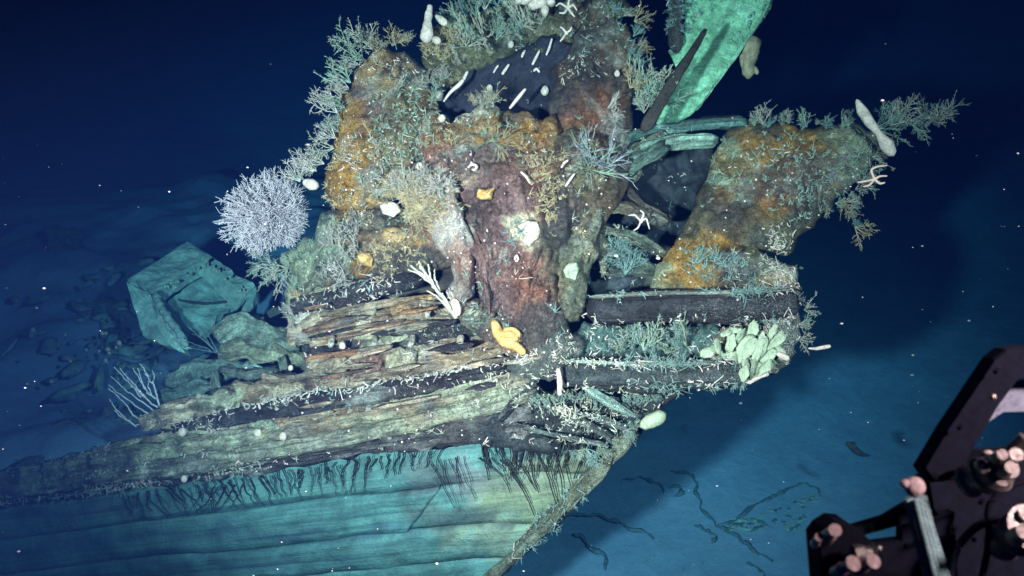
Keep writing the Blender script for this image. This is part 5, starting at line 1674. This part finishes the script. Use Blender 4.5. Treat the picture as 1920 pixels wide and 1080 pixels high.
def plate(name, outline, d, thick, mat='black', dd=None):
    """flat plate with bevelled rim from an outline, at its own distance"""
    n = len(outline)
    cx = sum(p[0] for p in outline) / n
    cy = sum(p[1] for p in outline) / n
    dep = dd or [d] * n
    ring0 = np.array([P(x, y, e) for (x, y), e in zip(outline, dep)])
    cc = P(cx, cy, float(np.mean(dep)))
    ring1 = ring0 - FW * thick * .2
    ring1 = ring1 + (cc - ring0) * .04
    ring2 = ring0 + FW * thick
    V = np.concatenate([ring2, ring0, ring1])
    F = []
    for a in (0, 1):
        for i in range(n):
            j = (i + 1) % n
            F.append([a * n + i, a * n + j, (a + 1) * n + j, (a + 1) * n + i])
    F.append(list(range(2 * n, 3 * n)))
    F.append(list(range(n))[::-1])
    return mesh(name, V, F, mat, RB, smooth=False)


plate('diagonal_plate', [(1728, 880), (1772, 806), (1838, 708), (1862, 672), (1885, 654), (1925, 648), (1990, 660), (1990, 705), (1908, 706), (1868, 760), (1822, 838), (1800, 880), (1790, 900), (1745, 905)], 1.35, .03)
plate('back_plate', [(1735, 900), (1800, 872), (1850, 850), (1990, 838), (1990, 1180), (1785, 1180), (1765, 1080)], 1.42, .04)
plate('grey_blade', [(1808, 806), (1840, 760), (1880, 722), (1990, 700), (1990, 770), (1880, 772), (1850, 792), (1815, 816)], 1.38, .012, 'blade')
plate('cross_bar', [(1590, 992), (1660, 972), (1700, 948), (1740, 935), (1760, 965), (1700, 980), (1620, 1002), (1600, 1012)], 1.32, .02)
plate('cross_bar', [(1596, 1010), (1640, 1018), (1690, 1012), (1690, 985), (1790, 960), (1800, 1180), (1660, 1180), (1640, 1060)], 1.36, .02)
plate('wrist_block', [(1532, 1010), (1545, 992), (1568, 978), (1590, 980), (1612, 995), (1650, 1030), (1662, 1180), (1545, 1180), (1536, 1060)], 1.28, .05)
# ribbed strap
plate('strap', [(1700, 938), (1722, 926), (1738, 930), (1752, 985), (1795, 1120), (1748, 1120), (1722, 1020)], 1.275, .01, 'strap')
cs = [(1716, 935), (1726, 980), (1740, 1030), (1760, 1110)]
for k, off_ in enumerate((-15, -8, 0, 8, 15)):
    V, F = blob_path([(x + off_, y + abs(off_) * .4, 1.26 + abs(off_) * .0006) for x, y in cs], [.0042] * 4, 8, k, .06, .7, nz=80)
    mesh('strap_rib', V, F, 'strap', RB)


def cyl(a, b, ra, rb, nm='fitting', mat='steel', seed=0, ribs=0):
    A, Bp = P(*a), P(*b)
    K = 3 + ribs * 3
    s = np.linspace(0, 1, K)
    pts = A + (Bp - A) * s[:, None]
    r_ = ra + (rb - ra) * s
    if ribs:
        r_ = r_ * (1 + .16 * np.sign(np.sin(s * np.pi * 2 * ribs + .1)))
    V, q = tubes(pts[None], r_[None], 20)
    F = q.tolist() + [list(range(20)), list(range((K - 1) * 20, K * 20))[::-1]]
    return mesh(nm, V, F, mat, RB, smooth=False)


def bolt(x, y, d, r_, mat='pinkcap', nm='cap_bolt', tip=None, seed=0):
    V, F = ellipsoid(P(x, y, d), [RT * r_, UP * r_, FW * r_ * .8], 18, 12, seed, .06)
    mesh(nm, V, F, mat, RB)
    if tip:
        V, F = blob_path([(x, y, d), (tip[0], tip[1], d)], [r_ * .7, r_ * .35], 10, seed, .1)
        mesh('bolt_tip', V, F, mat, RB)


bolt(1715, 913, 1.24, .0145, tip=(1688, 904))
cyl((1548, 1010, 1.24), (1566, 994, 1.19), .009, .0075, nm='cap_bolt', mat='pinkcap', ribs=1)
cyl((1528, 1020, 1.24), (1536, 1007, 1.2), .006, .005, nm='cap_bolt', mat='pinkcap', ribs=1)
bolt(1545, 1018, 1.24, .007, 'steel')
cyl((1566, 1074, 1.22), (1600, 1056, 1.18), .0075, .009, nm='cap_bolt', mat='pinkcap', ribs=1)
cyl((1606, 1068, 1.22), (1638, 1052, 1.18), .007, .0085, nm='cap_bolt', mat='pinkcap', ribs=1)
bolt(1648, 1028, 1.25, .005, 'steel')
bolt(1697, 1024, 1.3, .004, 'steel')
bolt(1862, 744, 1.3, .005, 'steel')


cyl((1812, 905, 1.3), (1868, 882, 1.26), .020, .026, ribs=2)
cyl((1862, 888, 1.25), (1885, 870, 1.23), .024, .018, ribs=1)
cyl((1880, 870, 1.24), (1925, 822, 1.22), .013, .011, nm='steel_rod')
cyl((1838, 870, 1.24), (1852, 880, 1.22), .008, .008, ribs=1)
cyl((1876, 1020, 1.32), (1935, 990, 1.25), .022, .030, ribs=2)
cyl((1900, 985, 1.28), (1925, 965, 1.25), .012, .010)
cyl((1866, 862, 1.22), (1880, 852, 1.19), .008, .006, nm='steel_bolt', ribs=1)
cyl((1880, 884, 1.22), (1896, 876, 1.19), .009, .007, nm='steel_bolt', ribs=1)
cyl((1894, 862, 1.22), (1906, 852, 1.2), .006, .008, nm='steel_bolt', ribs=1)
cyl((1904, 1008, 1.22), (1922, 996, 1.18), .011, .009, nm='steel_bolt', ribs=1)


cyl((1600, 1040, 1.24), (1640, 1036, 1.24), .012, .012, nm='fitting', ribs=1)
for k, (x, y) in enumerate([(1800, 800), (1868, 695), (1840, 940), (1790, 990)]):
    cyl((x - 2, y + 3, 1.33), (x + 2, y - 2, 1.29 if x > 1700 else 1.22), .0032, .0030, nm='hex_screw', mat='black')
for k, (pa, r_) in enumerate([([(1780, 1090), (1790, 1030), (1830, 985), (1880, 970), (1925, 985)], .006), ([(1925, 900), (1880, 915), (1850, 950), (1856, 1010), (1840, 1090)], .005), ([(1760, 900), (1790, 885), (1815, 905)], .005)]):
    V, F = blob_path([(x, y, 1.31) for x, y in pa], [r_] * 4, 10, k, .03, 1, nz=60)
    mesh('hose', V, F, 'black', RB)
bolt(1852, 988, 1.33, .004, 'steel')
bolt(1826, 1012, 1.33, .004, 'steel')
print('SURF', len(SP), 'objects', len(bpy.data.objects))
